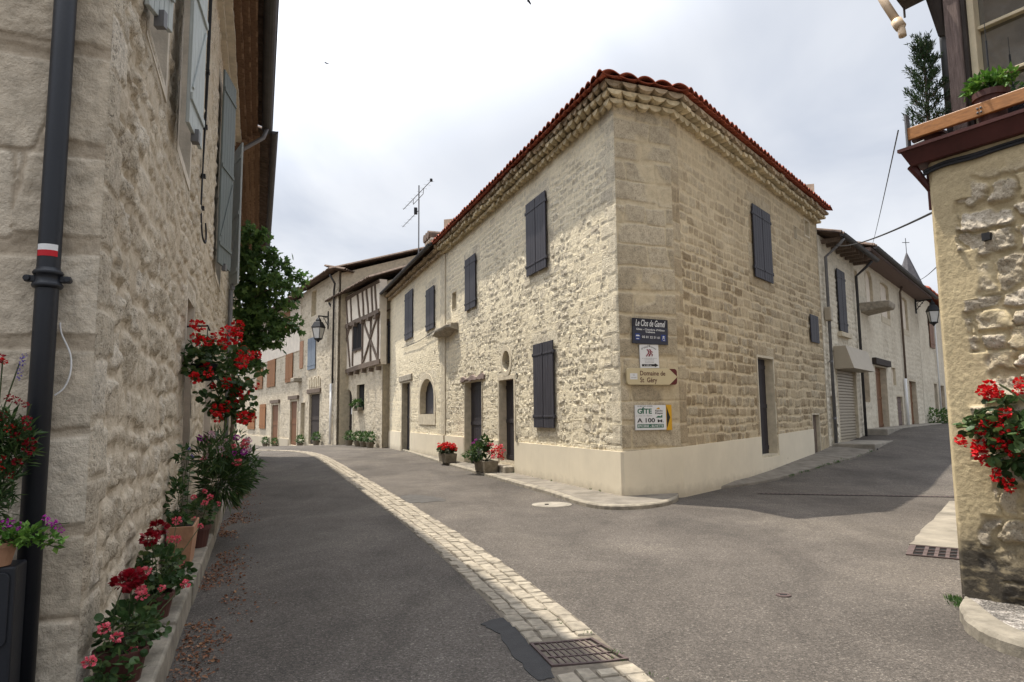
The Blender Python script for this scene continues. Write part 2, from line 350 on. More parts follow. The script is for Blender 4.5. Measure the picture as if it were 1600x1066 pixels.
M['cream'] = mat_plain('cream_window_paint', (0.55, 0.46, 0.31), 0.6, 0.15, 6, 0.1, 40)
M['beigepvc'] = mat_plain('beige_plastic_pipe', (0.56, 0.42, 0.28), 0.45, 0.08, 4, 0)
M['fascia'] = mat_plain('oxblood_painted_steel', (0.060, 0.017, 0.014), 0.5, 0.25, 5, 0.1, 40)
M['railwood'] = mat_plain('varnished_pine_rail', (0.33, 0.14, 0.042), 0.45, 0.25, 5, 0.1, 30, spec=0.5, stretch=(3, 3, 14))
M['terracotta'] = mat_plain('terracotta', (0.36, 0.20, 0.12), 0.9, 0.25, 9, 0.25, 50)
M['darkpot'] = mat_plain('brown_plastic_pot', (0.07, 0.026, 0.02), 0.6, 0.15, 6, 0.05)
M['troughstone'] = mat_plain('cast_stone_trough', (0.20, 0.17, 0.125), 0.95, 0.35, 8, 0.5, 40)
M['soil'] = mat_plain('potting_soil', (0.04, 0.03, 0.022), 1.0, 0.3, 20, 0.4, 60)
M['greenleaf'] = mat_leaf('geranium_leaf', (0.026, 0.058, 0.017), (0.05, 0.10, 0.028), (0.11, 0.15, 0.05))
M['darkleaf'] = mat_leaf('vine_leaf', (0.05, 0.10, 0.03), (0.09, 0.17, 0.045), (0.17, 0.26, 0.07), trans=0.45)
M['brightleaf'] = mat_leaf('bright_leaf', (0.05, 0.13, 0.02), (0.10, 0.22, 0.03), (0.17, 0.30, 0.05))
M['midleaf'] = mat_leaf('mid_green_leaf', (0.03, 0.07, 0.02), (0.06, 0.12, 0.03), (0.09, 0.15, 0.04))
M['conifer'] = mat_leaf('conifer_needle', (0.014, 0.035, 0.014), (0.03, 0.06, 0.02), (0.055, 0.10, 0.03), trans=0.1)
M['olive'] = mat_leaf('olive_stem', (0.03, 0.045, 0.02), (0.06, 0.08, 0.03))
M['red'] = mat_leaf('red_petal', (0.42, 0.003, 0.006), (0.58, 0.006, 0.009), (0.66, 0.012, 0.014), 0.7, 0.2)
M['crimson'] = mat_leaf('dark_red_petal', (0.14, 0.002, 0.006), (0.24, 0.004, 0.012), (0.32, 0.008, 0.02), 0.5, 0.3)
M['pink'] = mat_leaf('coral_pink_petal', (0.62, 0.07, 0.11), (0.75, 0.12, 0.17), (0.8, 0.25, 0.28), 0.5, 0.3)
M['palepink'] = mat_leaf('pale_pink_petal', (0.62, 0.35, 0.42), (0.7, 0.5, 0.55), (0.7, 0.6, 0.62), 0.5, 0.3)
M['magenta'] = mat_leaf('magenta_petal', (0.25, 0.01, 0.22), (0.40, 0.02, 0.33), (0.5, 0.05, 0.4), 0.5, 0.3)
M['violet'] = mat_leaf('violet_petal', (0.07, 0.05, 0.25), (0.12, 0.09, 0.38), (0.2, 0.14, 0.45), 0.5, 0.3)
M['litter'] = mat_leaf('dry_leaf', (0.10, 0.04, 0.02), (0.19, 0.075, 0.035), (0.30, 0.17, 0.09), 0.8, 0.05)
def mk_brick():
    m, t, b = new_mat('old_brick', 0.95, 0.1)
    base(t, b, mix(t, 1.0, ramp(t, island(t), [(0, (0.12, 0.07, 0.045)), (1, (0.25, 0.16, 0.105))]), ramp(t, noise(t, 14, 4, 0.6, pos(t)), [(0.3, 0.75), (0.7, 1.15)]), 'MULTIPLY'))
    bump(t, b, noise(t, 60, 3, 0.6, pos(t)), 0.3, 0.01); return m
M['brick'] = mk_brick()
def mk_asphalt():
    m, t, b = new_mat('worn_asphalt', 0.9, 0.25); P = pos(t)
    big = noise(t, 0.33, 5, 0.6, P, 0.5); mid = noise(t, 2.6, 5, 0.65, P); grain = noise(t, 85, 3, 0.7, P)
    vo = t.nodes.new('ShaderNodeTexVoronoi'); vo.inputs['Scale'].default_value = 120; t.links.new(P, vo.inputs['Vector'])
    c = ramp(t, big, [(0.3, (0.072, 0.0615, 0.052)), (0.52, (0.094, 0.081, 0.069)), (0.72, (0.122, 0.105, 0.087))])
    c = mix(t, 1.0, c, ramp(t, mid, [(0.25, 0.84), (0.75, 1.12)]), 'MULTIPLY')
    c = mix(t, 1.0, c, ramp(t, grain, [(0.3, 0.55), (0.5, 1.0), (0.72, 1.6)]), 'MULTIPLY')
    c = mix(t, 1.0, c, ramp(t, vo.outputs['Distance'], [(0.05, 1.25), (0.5, 0.85)]), 'MULTIPLY')
    sep = t.nodes.new('ShaderNodeSeparateColor'); t.links.new(vo.outputs['Color'], sep.inputs[0])
    c = mix(t, ramp(t, sep.outputs[0], [(0.95, 0.0), (0.97, 0.3)]), c, (0.30, 0.275, 0.24))
    scr = noise(t, 1.0, 5, 0.65, pos(t, (0.9, 2.2, 1)), 1.5)
    c = mix(t, ramp(t, scr, [(0.68, 0.0), (0.8, 0.4)]), c, (0.26, 0.235, 0.2))
    c = mix(t, 1.0, c, ramp(t, noise(t, 0.8, 5, 0.65, pos(t, (1.0, .45, 1)), .8), [(0.34, 0.76), (0.5, 1.0), (0.66, 1.2)]), 'MULTIPLY')
    g2 = noise(t, 38, 3, 0.75, P); c = mix(t, 1.0, c, ramp(t, g2, [(0.32, 0.7), (0.5, 1.0), (0.7, 1.4)]), 'MULTIPLY')
    ck = t.nodes.new('ShaderNodeTexVoronoi'); ck.feature = 'DISTANCE_TO_EDGE'; ck.inputs['Scale'].default_value = 0.45
    wv = t.nodes.new('ShaderNodeVectorMath'); wv.operation = 'ADD'; wn = t.nodes.new('ShaderNodeTexNoise'); wn.inputs['Scale'].default_value = 1.6; wn.inputs['Detail'].default_value = 6; t.links.new(P, wn.inputs['Vector'])
    t.links.new(P, wv.inputs[0]); t.links.new(wn.outputs['Color'], wv.inputs[1]); t.links.new(wv.outputs[0], ck.inputs['Vector'])
    c = mix(t, math_(t, 'MULTIPLY', ramp(t, ck.outputs['Distance'], [(0.0, 1.0), (0.006, 0.0)]), ramp(t, noise(t, 0.5, 3, .5, P), [(.52, 0.0), (.62, .7)])), c, mix(t, 1.0, c, .45, 'MULTIPLY'))
    va = t.nodes.new('ShaderNodeTexVoronoi'); va.inputs['Scale'].default_value = 62; t.links.new(P, va.inputs['Vector'])
    sa = t.nodes.new('ShaderNodeSeparateColor'); t.links.new(va.outputs['Color'], sa.inputs[0])
    c = mix(t, 1.0, c, ramp(t, sa.outputs[0], [(0.0, 0.72), (0.55, 0.97), (0.9, 1.15), (1.0, 1.6)]), 'MULTIPLY')
    oil = noise(t, 1.1, 3, 0.5, P); c = mix(t, ramp(t, oil, [(0.70, 0.0), (0.78, 0.5)]), c, mix(t, 1.0, c, .6, 'MULTIPLY'))
    base(t, b, c); bump(t, b, math_(t, 'ADD', math_(t, 'ADD', grain, g2), vo.outputs['Distance']), 0.6, 0.007); return m
M['asphalt'] = mk_asphalt()
M['tar'] = mat_plain('fresh_tar_patch', (0.034, 0.033, 0.033), 0.85, 0.15, 8, 0.4, 110)
M['sett'] = mat_plain('pale_limestone_sett', (0.255, 0.222, 0.172), 0.9, 0.3, 14, 0.35, 50, isl=0.16)
def mk_glass():
    m, t, b = new_mat('window_glass', 0.04, 0.6)
    base(t, b, (0.03, 0.033, 0.038)); b.inputs['Specular IOR Level'].default_value = 0.7; b.inputs['IOR'].default_value = 2.7; return m
M['glass'] = mk_glass()
def flat(name, c, rough=0.5): return mat_plain(name, c, rough, 0.03, 5, 0)

# ------------------------------------------------------------------ ground
def sm(a, b, x): t = min(1, max(0, (x - a) / (b - a))); return t * t * (3 - 2 * t)
def ground_h(x, y):
    dx = x - BX; dy = y - BY
    a = dx * FR.u[0] + dy * FR.u[1]; c = dx * FR.n[0] + dy * FR.n[1]
    z = (0.27 * sm(3.0, 9.5, a) + 0.30 * sm(8.5, 13, a) + 0.36 * sm(12, 19, a)) * sm(-2.5, -0.6, c)
    s = x * uL[0] + y * uL[1]; d = x * nL[0] + y * nL[1]
    z -= 0.75 * sm(40, 56, s) * (1 - sm(10, 16, d))
    return z
def axis(lo, hi, dens):
    out = [-1500, -600, -250, -120, -70]; v = lo
    out = [o for o in out if o < lo - 5]
    while v < hi: out.append(v); v += dens
    out += [hi + k for k in (2, 8, 40, 150, 500, 1500)]
    return np.array(out)
gx = axis(-34, 40, 0.5); gy = axis(-8, 70, 0.5)
GX, GY = np.meshgrid(gx, gy, indexing='ij')
GZ = np.vectorize(ground_h)(GX, GY)
ni, nj = GX.shape
def grid_faces(ni, nj):
    i, j = np.meshgrid(np.arange(ni - 1), np.arange(nj - 1), indexing='ij'); a = (i * nj + j).ravel()
    return np.stack([a, a + nj, a + nj + 1, a + 1], 1)
structure(np_mesh('road', np.stack([GX, GY, GZ], -1).reshape(-1, 3), grid_faces(ni, nj), M['asphalt']))

def cat(pts, k):
    out = []
    for i in range(len(pts) - 1):
        p0 = pts[max(i - 1, 0)]; p1 = pts[i]; p2 = pts[i + 1]; p3 = pts[min(i + 2, len(pts) - 1)]
        for j in range(k):
            t = j / k
            out.append(tuple(0.5 * (2 * p1[c] + (p2[c] - p0[c]) * t + (2 * p0[c] - 5 * p1[c] + 4 * p2[c] - p3[c]) * t * t + (-p0[c] + 3 * p1[c] - 3 * p2[c] + p3[c]) * t ** 3) for c in range(len(p1))))
    out.append(tuple(pts[-1])); return out

# cobbled gutter: rows of individual setts
def cobbles():
    ctr = cat([(-1, 1.75), (1.5, 1.86), (4.0, 2.01), (5.3, 2.14), (7.4, 2.27), (10, 2.35), (14, 2.4), (18, 2.42), (24, 2.45), (30, 2.4), (33, 2.1), (35, 1.5), (36.3, 0.4), (37, -1.2), (37.4, -4)], 40)
    pts = [Vector((*ST(s, d)[:2], 0)) for s, d in ctr]
    L = [0.0]
    for i in range(1, len(pts)): L.append(L[-1] + (pts[i] - pts[i - 1]).length)
    def at(t):
        k = min(max(int(np.searchsorted(L, t)) - 1, 0), len(pts) - 2); f = (t - L[k]) / max(1e-6, L[k + 1] - L[k])
        p = pts[k].lerp(pts[k + 1], f); tg = (pts[k + 1] - pts[k]).normalized(); return p, Vector((tg.y, -tg.x, 0))
    mb = MB(); bed = MB(); r = random.Random(3)
    W = 0.53
    rowsx = [0.0, 0.135, 0.262, 0.40, W]
    tot = L[-1]
    n = int(tot / 0.3)
    for i in range(n):
        p, nn = at(tot * i / n); q, n2 = at(tot * (i + 1) / n)
        zz = ground_h(p.x, p.y) + 0.003; z2 = ground_h(q.x, q.y) + 0.003
        a, b, c, d = p - nn * (W / 2 + .02), p + nn * (W / 2 + .02), q + n2 * (W / 2 + .02), q - n2 * (W / 2 + .02)
        bed.add([(a.x, a.y, zz), (b.x, b.y, zz), (c.x, c.y, z2), (d.x, d.y, z2)], [(0, 1, 2, 3)])
    for k in range(4):
        t = r.uniform(0, .1)
        while t < tot - 0.3:
            ln = r.uniform(0.10, 0.2); t2 = t + ln
            s_here = t - 1.0                                   # street s, nearly
            x0 = rowsx[k] - W / 2 + r.uniform(0.003, 0.011); x1 = rowsx[k + 1] - W / 2 - r.uniform(0.003, 0.011)
            if k == 0: x0 += r.uniform(-0.025, 0.03)
            if k == 3: x1 += r.uniform(-0.03, 0.025)
            (p, n1), (q, n2) = at(t + 0.006), at(t2 - 0.006)
            sp = (p.x * uL[0] + p.y * uL[1])
            if not (4.08 < sp + ln / 2 < 4.66):
                zt = ground_h(p.x, p.y) + 0.016 + r.uniform(-0.005, 0.006)
                j = lambda: r.uniform(-0.008, 0.008)
                c4 = [p + n1 * (x0 + j()), p + n1 * (x1 + j()), q + n2 * (x1 + j()), q + n2 * (x0 + j())]
                cc = sum(c4, Vector()) / 4
                lo = [(v.x, v.y, zt - 0.05) for v in c4]; mid_ = [(v.x, v.y, zt - 0.009) for v in c4]
                hi = []
                for v in c4:
                    w = v + (cc - v) * 0.12; hi.append((w.x, w.y, zt + r.uniform(-0.004, 0.004)))
                fs = []
                for b0 in (0, 4):
                    fs += [(b0 + e, b0 + (e + 1) % 4, b0 + 4 + (e + 1) % 4, b0 + 4 + e) for e in range(4)]
                mb.add(lo + mid_ + hi, fs + [(8, 9, 10, 11)])
            t = t2
    structure(mb.build('cobble_gutter', M['sett'], smooth=False)); structure(bed.build('gutter_bed', mat_plain('joint_grit', (0.13, 0.11, 0.085), 1, 0.3, 12, 0.4, 60)))
cobbles()

# road details
TARP = [(-0.269, 5.465), (-0.18, 5.595), (-0.023, 5.658), (0.096, 5.251), (0.043, 5.194), (0.152, 4.85), (0.232, 4.574), (0.236, 4.37), (0.133, 4.332), (0.036, 4.625), (-0.044, 4.844), (-0.116, 5.213), (-0.212, 5.384)]
def flatpoly(pts, z0, z1, name, mat, parent=None, follow=True, smooth=False):
    mb = MB(); g = (lambda x, y: ground_h(x, y)) if follow else (lambda x, y: 0)
    mb.prism([(x, y, g(x, y) + z0) for x, y in pts], [(x, y, g(x, y) + z1) for x, y in pts]); return mb.build(name, mat, parent)
def rag(pts, n, amp, seed):
    r = random.Random(seed); out = []
    for i in range(len(pts)):
        a = Vector(pts[i]); b = Vector(pts[(i + 1) % len(pts)]); d = b - a; nn = Vector((d.y, -d.x)).normalized()
        for k in range(n): out.append(tuple(a + d * (k / n) + nn * r.uniform(-amp, amp)))
    return out
S2 = lambda s, d: ST(s, d)[:2]
structure(flatpoly(rag(TARP, 3, 0.012, 5), -0.02, 0.005, 'tar_patch', M['tar']))
structure(flatpoly(rag([(-2.3, 14.09), (-2.0, 14.28), (-1.42, 13.69), (-1.28, 13.17), (-1.69, 12.92), (-2.03, 12.95)], 6, .05, 6), -0.02, 0.005, 'tar_patch', mat_plain('worn_tar_patch', (0.062, 0.057, 0.052), 0.9, 0.3, 5, 0.4, 90)))

# ------------------------------------------------------------------ walls
def poly_rect(a0, a1, z0, z1): return [(a0, z0), (a1, z0), (a1, z1), (a0, z1)]
def poly_arch(a0, a1, z0, z1, rise):
    c = (a0 + a1) / 2; h = (a1 - a0) / 2
    return [(a0, z0), (a1, z0)] + [(c + h * cos(t), z1 - rise + rise * sin(t)) for t in np.linspace(0, pi, 11)]
def poly_oval(a0, a1, z0, z1):
    return [((a0 + a1) / 2 + (a1 - a0) / 2 * cos(t), (z0 + z1) / 2 + (z1 - z0) / 2 * sin(t)) for t in np.linspace(0, 2 * pi, 20, endpoint=False)]
def inside(poly, A, Z):
    r = np.zeros(A.shape, bool); n = len(poly)
    for i in range(n):
        x0, y0 = poly[i]; x1, y1 = poly[(i + 1) % n]
        if y0 == y1: continue
        c = ((y0 > Z) != (y1 > Z)) & (A < (x1 - x0) * (Z - y0) / (y1 - y0) + x0); r ^= c
    return r
def grow(poly, g):
    ca = sum(p[0] for p in poly) / len(poly); cz = sum(p[1] for p in poly) / len(poly)
    ha = max(p[0] for p in poly) - ca; hz = max(p[1] for p in poly) - cz
    return [(ca + (a - ca) * (1 + g / ha), cz + (z - cz) * (1 + g / hz)) for a, z in poly]
def wall(name, fr, a_ax, z_ax, mat, parent, field, holes=(), seed=1, top=None):
    """relief wall: field(A, Z) -> height, stone, rnd, ash; holes are openings cut out of it"""
    A, Z = np.meshgrid(np.asarray(a_ax, float), np.asarray(z_ax, float), indexing='ij')
    if top is not None: Z = Z.min() + (Z - Z.min()) * ((top(A) - Z.min()) / (Z.max() - Z.min()))
    H, stn, rnd, ash = field(A, Z)
    if len(a_ax) > 30: H = H * sstep(0.0, 0.05, A - A.min() + 0.004) * sstep(0.0, 0.05, A.max() - A + 0.004)
    V = fr.arr(A, H, Z).reshape(-1, 3); F = grid_faces(*A.shape)
    ca = A.ravel()[F].mean(1); cz = Z.ravel()[F].mean(1)
    keep = np.ones(len(F), bool)
    for h in holes: keep &= ~inside(grow(h, 0.02), ca, cz)
    return np_mesh(name, V, F[keep], mat, parent, {'stone': stn, 'rnd': rnd, 'ash': ash})
def rng_axis(a0, a1, d): return np.linspace(a0, a1, max(2, int(round((a1 - a0) / d)) + 1))
def ringed(mb, fr, poly, w, out, depth, mi=0):
    """dressed ring round an opening and its reveal, back to -depth"""
    n = len(poly); g = grow(poly, w); vs = []
    for p in g: vs.append(fr(p[0], -0.03, p[1]))
    for p in g: vs.append(fr(p[0], out, p[1]))
    for p in poly: vs.append(fr(p[0], out, p[1]))
    for p in poly: vs.append(fr(p[0], -depth, p[1]))
    fs = [(r * n + i, r * n + (i + 1) % n, (r + 1) * n + (i + 1) % n, (r + 1) * n + i) for r in range(3) for i in range(n)]
    mb.add(vs, fs, mi)
def surrounds(parent, items, mat):
    for nm, fr, poly, w, out, depth in items:
        mb = MB(); ringed(mb, fr, poly, w, out, depth); mb.build(nm, mat, parent)
def dressmask(A, Z, holes, w, seed):
    """1 inside the dressed stone frame of each opening"""
    m = np.zeros_like(A)
    for k, h in enumerate(holes):
        a0 = min(p[0] for p in h); a1 = max(p[0] for p in h); z0 = min(p[1] for p in h); z1 = max(p[1] for p in h)
        tooth = np.where(vnoise(Z * 2.6 + k * 7.3, Z * 0 + k, seed) > 0.5, w, w * 0.55)
        d = np.maximum(np.maximum(a0 - A, A - a1) - tooth, np.maximum(z0 - 0.22 - Z, Z - z1 - 0.3))
        m = np.maximum(m, 1 - sstep(-0.02, 0.02, d))
    return m
def rubble_field(h, w, warp, prot, joint, seed, dress=(), dw=0.25, relief=None, rough=0.012, stonefade=None, quoin=None, smear=0.5):
    def f(A, Z):
        d, ra, rb, tl = masonry(A, Z, h, w, warp, seed, True)
        edge = d + 0.016 * (fbm(A * 24, Z * 24, seed + 5, 2) - 0.5)
        stn = sstep(joint * 0.35, joint * 1.0, edge)
        prof = sstep(joint * 0.1, joint * 0.9 + 0.02, edge)
        rg = fbm(A * 8, Z * 8, seed + 9, 4, .62); rf = fbm(A * 21, Z * 21, seed + 13, 2, .7)
        sme = sstep(0.47, 0.60, fbm(A * 1.5, Z * 1.9, seed + 23, 4)) * smear          # mortar smeared over the stones
        miss = np.where(rb < 0.12, 0.8, 0.0); cov = np.clip(np.maximum(sme, miss), 0, 1)
        body = prof * (prot * (0.3 + 0.55 * rb) + np.clip(tl, -.02, .02) * (prot / .05)) + rough * (1.6 * (rg - 0.5) + 1.5 * (rf - 0.5))
        flatm = 0.35 * prot * (0.45 + 0.4 * prof) + 0.5 * rough * (rg - 0.5)
        H = body * (1 - cov) + flatm * cov
        if relief is not None: H = H * relief(A, Z)
        sf = stn * (1 - 0.8 * cov)
        if stonefade is not None: sf = sf * stonefade(A, Z)
        msk = np.zeros_like(A)
        if dress: msk = dressmask(A, Z, dress, dw, seed)
        if quoin is not None: msk = np.maximum(msk, quoin(A, Z))
        d2, r2, r3 = masonry(A, Z, (0.28, 0.44), (0.4, 0.9), 0.012, seed + 50)
        e2 = sstep(0.001, 0.018, d2); H2 = prot * .35 + 0.010 * e2 + 0.012 * (rg - 0.5) + 0.006 * (r3 - 0.5)
        H = H * (1 - msk) + H2 * msk
        H = H + 0.03 * (fbm(A * 0.7, Z * 0.7, seed + 3, 2) - 0.5)
        return H, sf * (1 - msk) + msk * (0.25 + 0.55 * e2), ra * (1 - msk) + r2 * msk, msk
    return f
def planks(mb, fr, a0, a1, o0, o1, z0, z1, n, gap=0.006, mi=0):
    w = (a1 - a0) / n
    for i in range(n): mb.box(fr, a0 + i * w + gap / 2, a0 + (i + 1) * w - gap / 2, o0, o1, z0, z1, mi)
    mb.box(fr, a0 + 0.002, a1 - 0.002, o0, o0 + (o1 - o0) * 0.55, z0 + 0.002, z1 - 0.002, mi)
def shutter(parent, fr, a0, a1, o, z0, z1, mat, hinge_side, n=4, strap=(0.13, 0.87), hinge_mat=None):
    mb = MB(); planks(mb, fr, a0, a1, o, o + 0.032, z0, z1, n)
    leaf = mb.build('shutter', mat, parent, bevel=0.003)
    for s in strap:
        z = z0 + (z1 - z0) * s; h = MB()
        h.box(fr, a0 + 0.015, a1 - 0.015, o + 0.0325, o + 0.043, z - 0.022, z + 0.022)
        ha = a1 if hinge_side > 0 else a0
        h.box(fr, min(ha, ha + hinge_side * 0.07), max(ha, ha + hinge_side * 0.045), o + 0.0, o + 0.042, z - 0.04, z + 0.04)
        h.build('strap_hinge', hinge_mat or mat, leaf, bevel=0.004)
    return leaf
def pair(parent, fr, a0, a1, o, z0, z1, mat, n=4, strap=(0.13, 0.87)):
    m = (a0 + a1) / 2
    shutter(parent, fr, a0, m - 0.016, o, z0, z1, mat, -1, n, strap); shutter(parent, fr, m + 0.016, a1, o, z0, z1, mat, 1, n, strap)
def door(parent, fr, a0, a1, o, z0, z1, mat, n=5, panels=True, handle=True):
    mb = MB(); planks(mb, fr, a0, a1, o - 0.05, o, z0, z1, n, 0.008)
    if panels:
        for z in (z0 + 0.15, (z0 + z1) / 2, z1 - 0.2): mb.box(fr, a0 + 0.02, a1 - 0.02, o, o + 0.02, z - 0.05, z + 0.05)
    d = mb.build('door', mat, parent, bevel=0.003)
    if handle:
        h = MB(); h.tube([fr(a0 + 0.1, o, z0 + 1.02), fr(a0 + 0.1, o + 0.06, z0 + 1.02), fr(a0 + 0.2, o + 0.065, z0 + 1.02)], 0.011); h.build('handle', M['iron'], d)
    return d
# ---- eaves along a path of corners (mitred)
class Path:
    def __init__(s, pts, side):   # side +1: outward is to the right of travel
        s.p = [np.array(p, float) for p in pts]; s.side = side; n = len(pts); s.m = []
        def nr(i): d = s.p[i + 1] - s.p[i]; d = d / np.linalg.norm(d); return np.array([d[1], -d[0]]) * side
        for i in range(n):
            if i == 0: s.m.append(nr(0))
            elif i == n - 1: s.m.append(nr(n - 2))
            else:
                a = nr(i - 1); b = nr(i); s.m.append((a + b) / (1 + a @ b))
    def at(s, i, f, o):
        a = s.p[i] + s.m[i] * o; b = s.p[i + 1] + s.m[i + 1] * o; q = a * (1 - f) + b * f; return q
def corrug(path, i, name_mb, o_prof, sp, amp, thick, per=10, jitter=0.0, seed=0, power=1.0, flip=False, step=0.0):
    """corrugated strip (canal tiles) on path segment i; o_prof = [(offset, z), ...] from the outer edge inwards"""
    r = random.Random(seed + i); Lg = np.linalg.norm(path.p[i + 1] - path.p[i]); n = max(1, round(Lg / sp))
    rows = []
    jit = [(r.uniform(-1, 1), r.uniform(-1, 1)) for _ in range(n + 1)]
    for (o, z) in o_prof:
        row = []
        for c in range(n * per + 1):
            t = c / per; k = min(int(t), n - 1); w = abs(sin(pi * (t - k))) ** power
            if flip: w = 1 - w
            j = jit[k]
            q = path.at(i, t / n, o + j[0] * jitter * (1 if c % per else 0))
            row.append((q[0], q[1], z + amp * w + j[1] * jitter * 0.5))
        rows.append(row)
    k = len(rows[0]); top = [p for row in rows for p in row]; bot = [(x, y, z - thick) for x, y, z in top]; m = len(top)
    fs = []
    for a in range(len(rows) - 1):
        for c in range(k - 1):
            q = (a * k + c, a * k + c + 1, (a + 1) * k + c + 1, (a + 1) * k + c); fs.append(q); fs.append(tuple(m + x for x in q[::-1]))
    for c in range(k - 1): fs.append((c, m + c, m + c + 1, c + 1))
    name_mb.add(top + bot, fs)
def band(path, i, mb, o0, o1, z0, z1):
    a, b, c, d = path.at(i, 0, o0), path.at(i, 1, o0), path.at(i, 1, o1), path.at(i, 0, o1)
    mb.hexa([(*a, z0), (*b, z0), (*c, z0), (*d, z0), (*a, z1), (*b, z1), (*c, z1), (*d, z1)])

def tilerow(path, i, mb, o0, o1, z, r_, sp, seed, droop=0.0):
    """one genoise row: mortar-filled half-round tiles, rounded side down at the lip"""
    rr = random.Random(seed); Lg = np.linalg.norm(path.p[i + 1] - path.p[i]); n = max(1, round(Lg / sp))
    for k in range(n):
        dz = rr.uniform(-.016, .016); do = rr.uniform(-.045, .03); wd = rr.uniform(.86, 1.0); pk = rr.uniform(.75, 1.3); sk = rr.uniform(-.06, .06); vs = []
        K = 9
        for o, sc in ((o0, 0.92), (o1 + do, 1.0)):
            for c in range(K):
                t = pi * c / (K - 1); x = 0.5 + sk - 0.5 * cos(t) * wd; f = (k + x) / n
                q = path.at(i, min(1, max(0, f)), o); vs.append((q[0], q[1], z + dz + r_ - r_ * .95 * sin(t) ** pk * sc))
        fs = [(c, c + 1, K + c + 1, K + c) for c in range(K - 1)] + [tuple(range(K, 2 * K))]
        mb.add(vs, fs)

# ------------------------------------------------------------------ the corner house (red tiles)
def corner_house():
    H = thing('corner_house', 'cream stone corner house with red tiled roof, slate grey shutters and a cut-off corner', 'house', (AX, AY, 0))
    LEN = 13.0
    W1 = poly_rect(3.29, 4.56, 5.10, 6.98); W2 = poly_rect(8.97, 10.12, 5.03, 6.74); W3 = poly_rect(2.98, 4.19, 1.30, 3.32)
    D1 = poly_rect(5.72, 6.92, 0.30, 2.58); D2 = poly_rect(8.52, 10.36, 0.02, 2.68); OV = poly_oval(6.01, 6.61, 2.80, 3.38)
    NI = poly_rect(11.45, 11.95, 5.35, 5.95)
    holes = [D1, D2, OV, NI]
    def relief(A, Z):
        r = 1.0 - 0.75 * sstep(6.6, 7.3, Z + 0.5 * (fbm(A, Z, 31, 2) - .5)) * sstep(2.6, 3.6, A) - 0.35 * sstep(9, 11, A) * sstep(3.2, 4, Z)
        return np.clip(r, 0.2, 1)
    def quoin(A, Z):
        w = np.where(np.floor((Z + 0.3) / 0.36) % 2 > 0.5, 0.62, 0.34); w2 = np.where(np.floor(Z / 0.45) % 2 > 0.5, 0.7, 0.45)
        return np.maximum(1 - sstep(w - 0.02, w + 0.02, A), 1 - sstep(w2 - .02, w2 + .02, LEN - A))
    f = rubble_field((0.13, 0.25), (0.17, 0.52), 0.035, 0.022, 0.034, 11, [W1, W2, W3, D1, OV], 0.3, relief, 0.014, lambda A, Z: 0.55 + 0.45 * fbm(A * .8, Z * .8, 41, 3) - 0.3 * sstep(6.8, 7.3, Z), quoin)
    wall('wall', FL, np.concatenate([rng_axis(0, 7, .019), rng_axis(7.03, LEN, .03)]), np.concatenate([[-.2, .4], rng_axis(.8, 7.75, .02)]), M['wallL'], H, f, holes)
    mb = MB(); mb.hexa([FL(12.82, -.02, .9), FL(13.2, -.02, .9), FL(13.2, .085, .9), FL(12.82, .05, .9), FL(12.82, -.02, 7.6), FL(13.2, -.02, 7.6), FL(13.2, .085, 7.6), FL(12.82, .05, 7.6)]); mb.build('quoin_strip', M['dress'], H, bevel=.012)
    # chamfer of big ashlars
    def fc(A, Z):
        d, ra, rb = masonry(A, Z, (0.36, 0.5), (0.5, 1.25), 0.02, 77)
        e = sstep(0.004, 0.03, d); rg = fbm(A * 8, Z * 8, 78, 4); patch = sstep(0.58, 0.68, fbm(A * 1.6 + 5, Z * 1.3, 79, 3))
        Hh = 0.012 * e + 0.016 * (rg - .5) - 0.012 * patch
        return Hh, (0.2 + 0.8 * e) * (1 - 0.85 * patch), ra, e * 0 + 1
    wall('wall', FC, rng_axis(0, CW, .02), np.concatenate([[-.2, .4], rng_axis(.8, 7.75, .02)]), M['wallC'], H, fc)
    # right-hand facade of squared courses
    RL = 10.45
    RD = poly_rect(4.42, 5.56, 0.56, 2.97); RS = poly_rect(8.82, 9.50, 0.1, 1.52); RN = poly_rect(9.15, 9.6, 7.02, 7.5); RM = poly_rect(8.10, 8.28, 6.72, 7.06)
    RW = poly_rect(4.45, 5.78, 4.99, 6.87)
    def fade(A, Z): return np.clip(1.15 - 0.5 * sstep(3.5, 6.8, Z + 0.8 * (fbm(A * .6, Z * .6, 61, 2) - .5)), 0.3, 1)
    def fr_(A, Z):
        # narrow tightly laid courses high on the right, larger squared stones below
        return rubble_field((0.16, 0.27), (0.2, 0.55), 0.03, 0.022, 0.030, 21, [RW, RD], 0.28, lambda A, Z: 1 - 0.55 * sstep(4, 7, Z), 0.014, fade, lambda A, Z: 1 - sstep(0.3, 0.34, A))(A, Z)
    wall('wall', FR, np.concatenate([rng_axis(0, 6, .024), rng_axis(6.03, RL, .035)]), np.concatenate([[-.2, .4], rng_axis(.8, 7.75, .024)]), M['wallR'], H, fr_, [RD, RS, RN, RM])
    # smooth render plinth with returns into the doorways
    zt = 0.90
    def pl(fr, a0, a1, z1a, z1b, o=0.045):
        p = MB(); p.hexa([fr(a0, -.02, -.3), fr(a1, -.02, -.3), fr(a1, o, -.3), fr(a0, o, -.3), fr(a0, -.02, z1a), fr(a1, -.02, z1b), fr(a1, o, z1b), fr(a0, o, z1a)]); p.build('plinth', M['plinth'], H)
    pl(FL, 0.0, 5.66, zt, .90); pl(FL, 6.98, 8.46, .90, .90); pl(FL, 10.42, LEN, .90, .90)
    pl(FC, 0.0, CW, zt + .003, .955); pl(FR, 0, 4.36, .955, 1.02); pl(FR, 5.62, 8.76, 1.04, 1.11); pl(FR, 4.36, 5.62, .50, .50)
    p = MB()
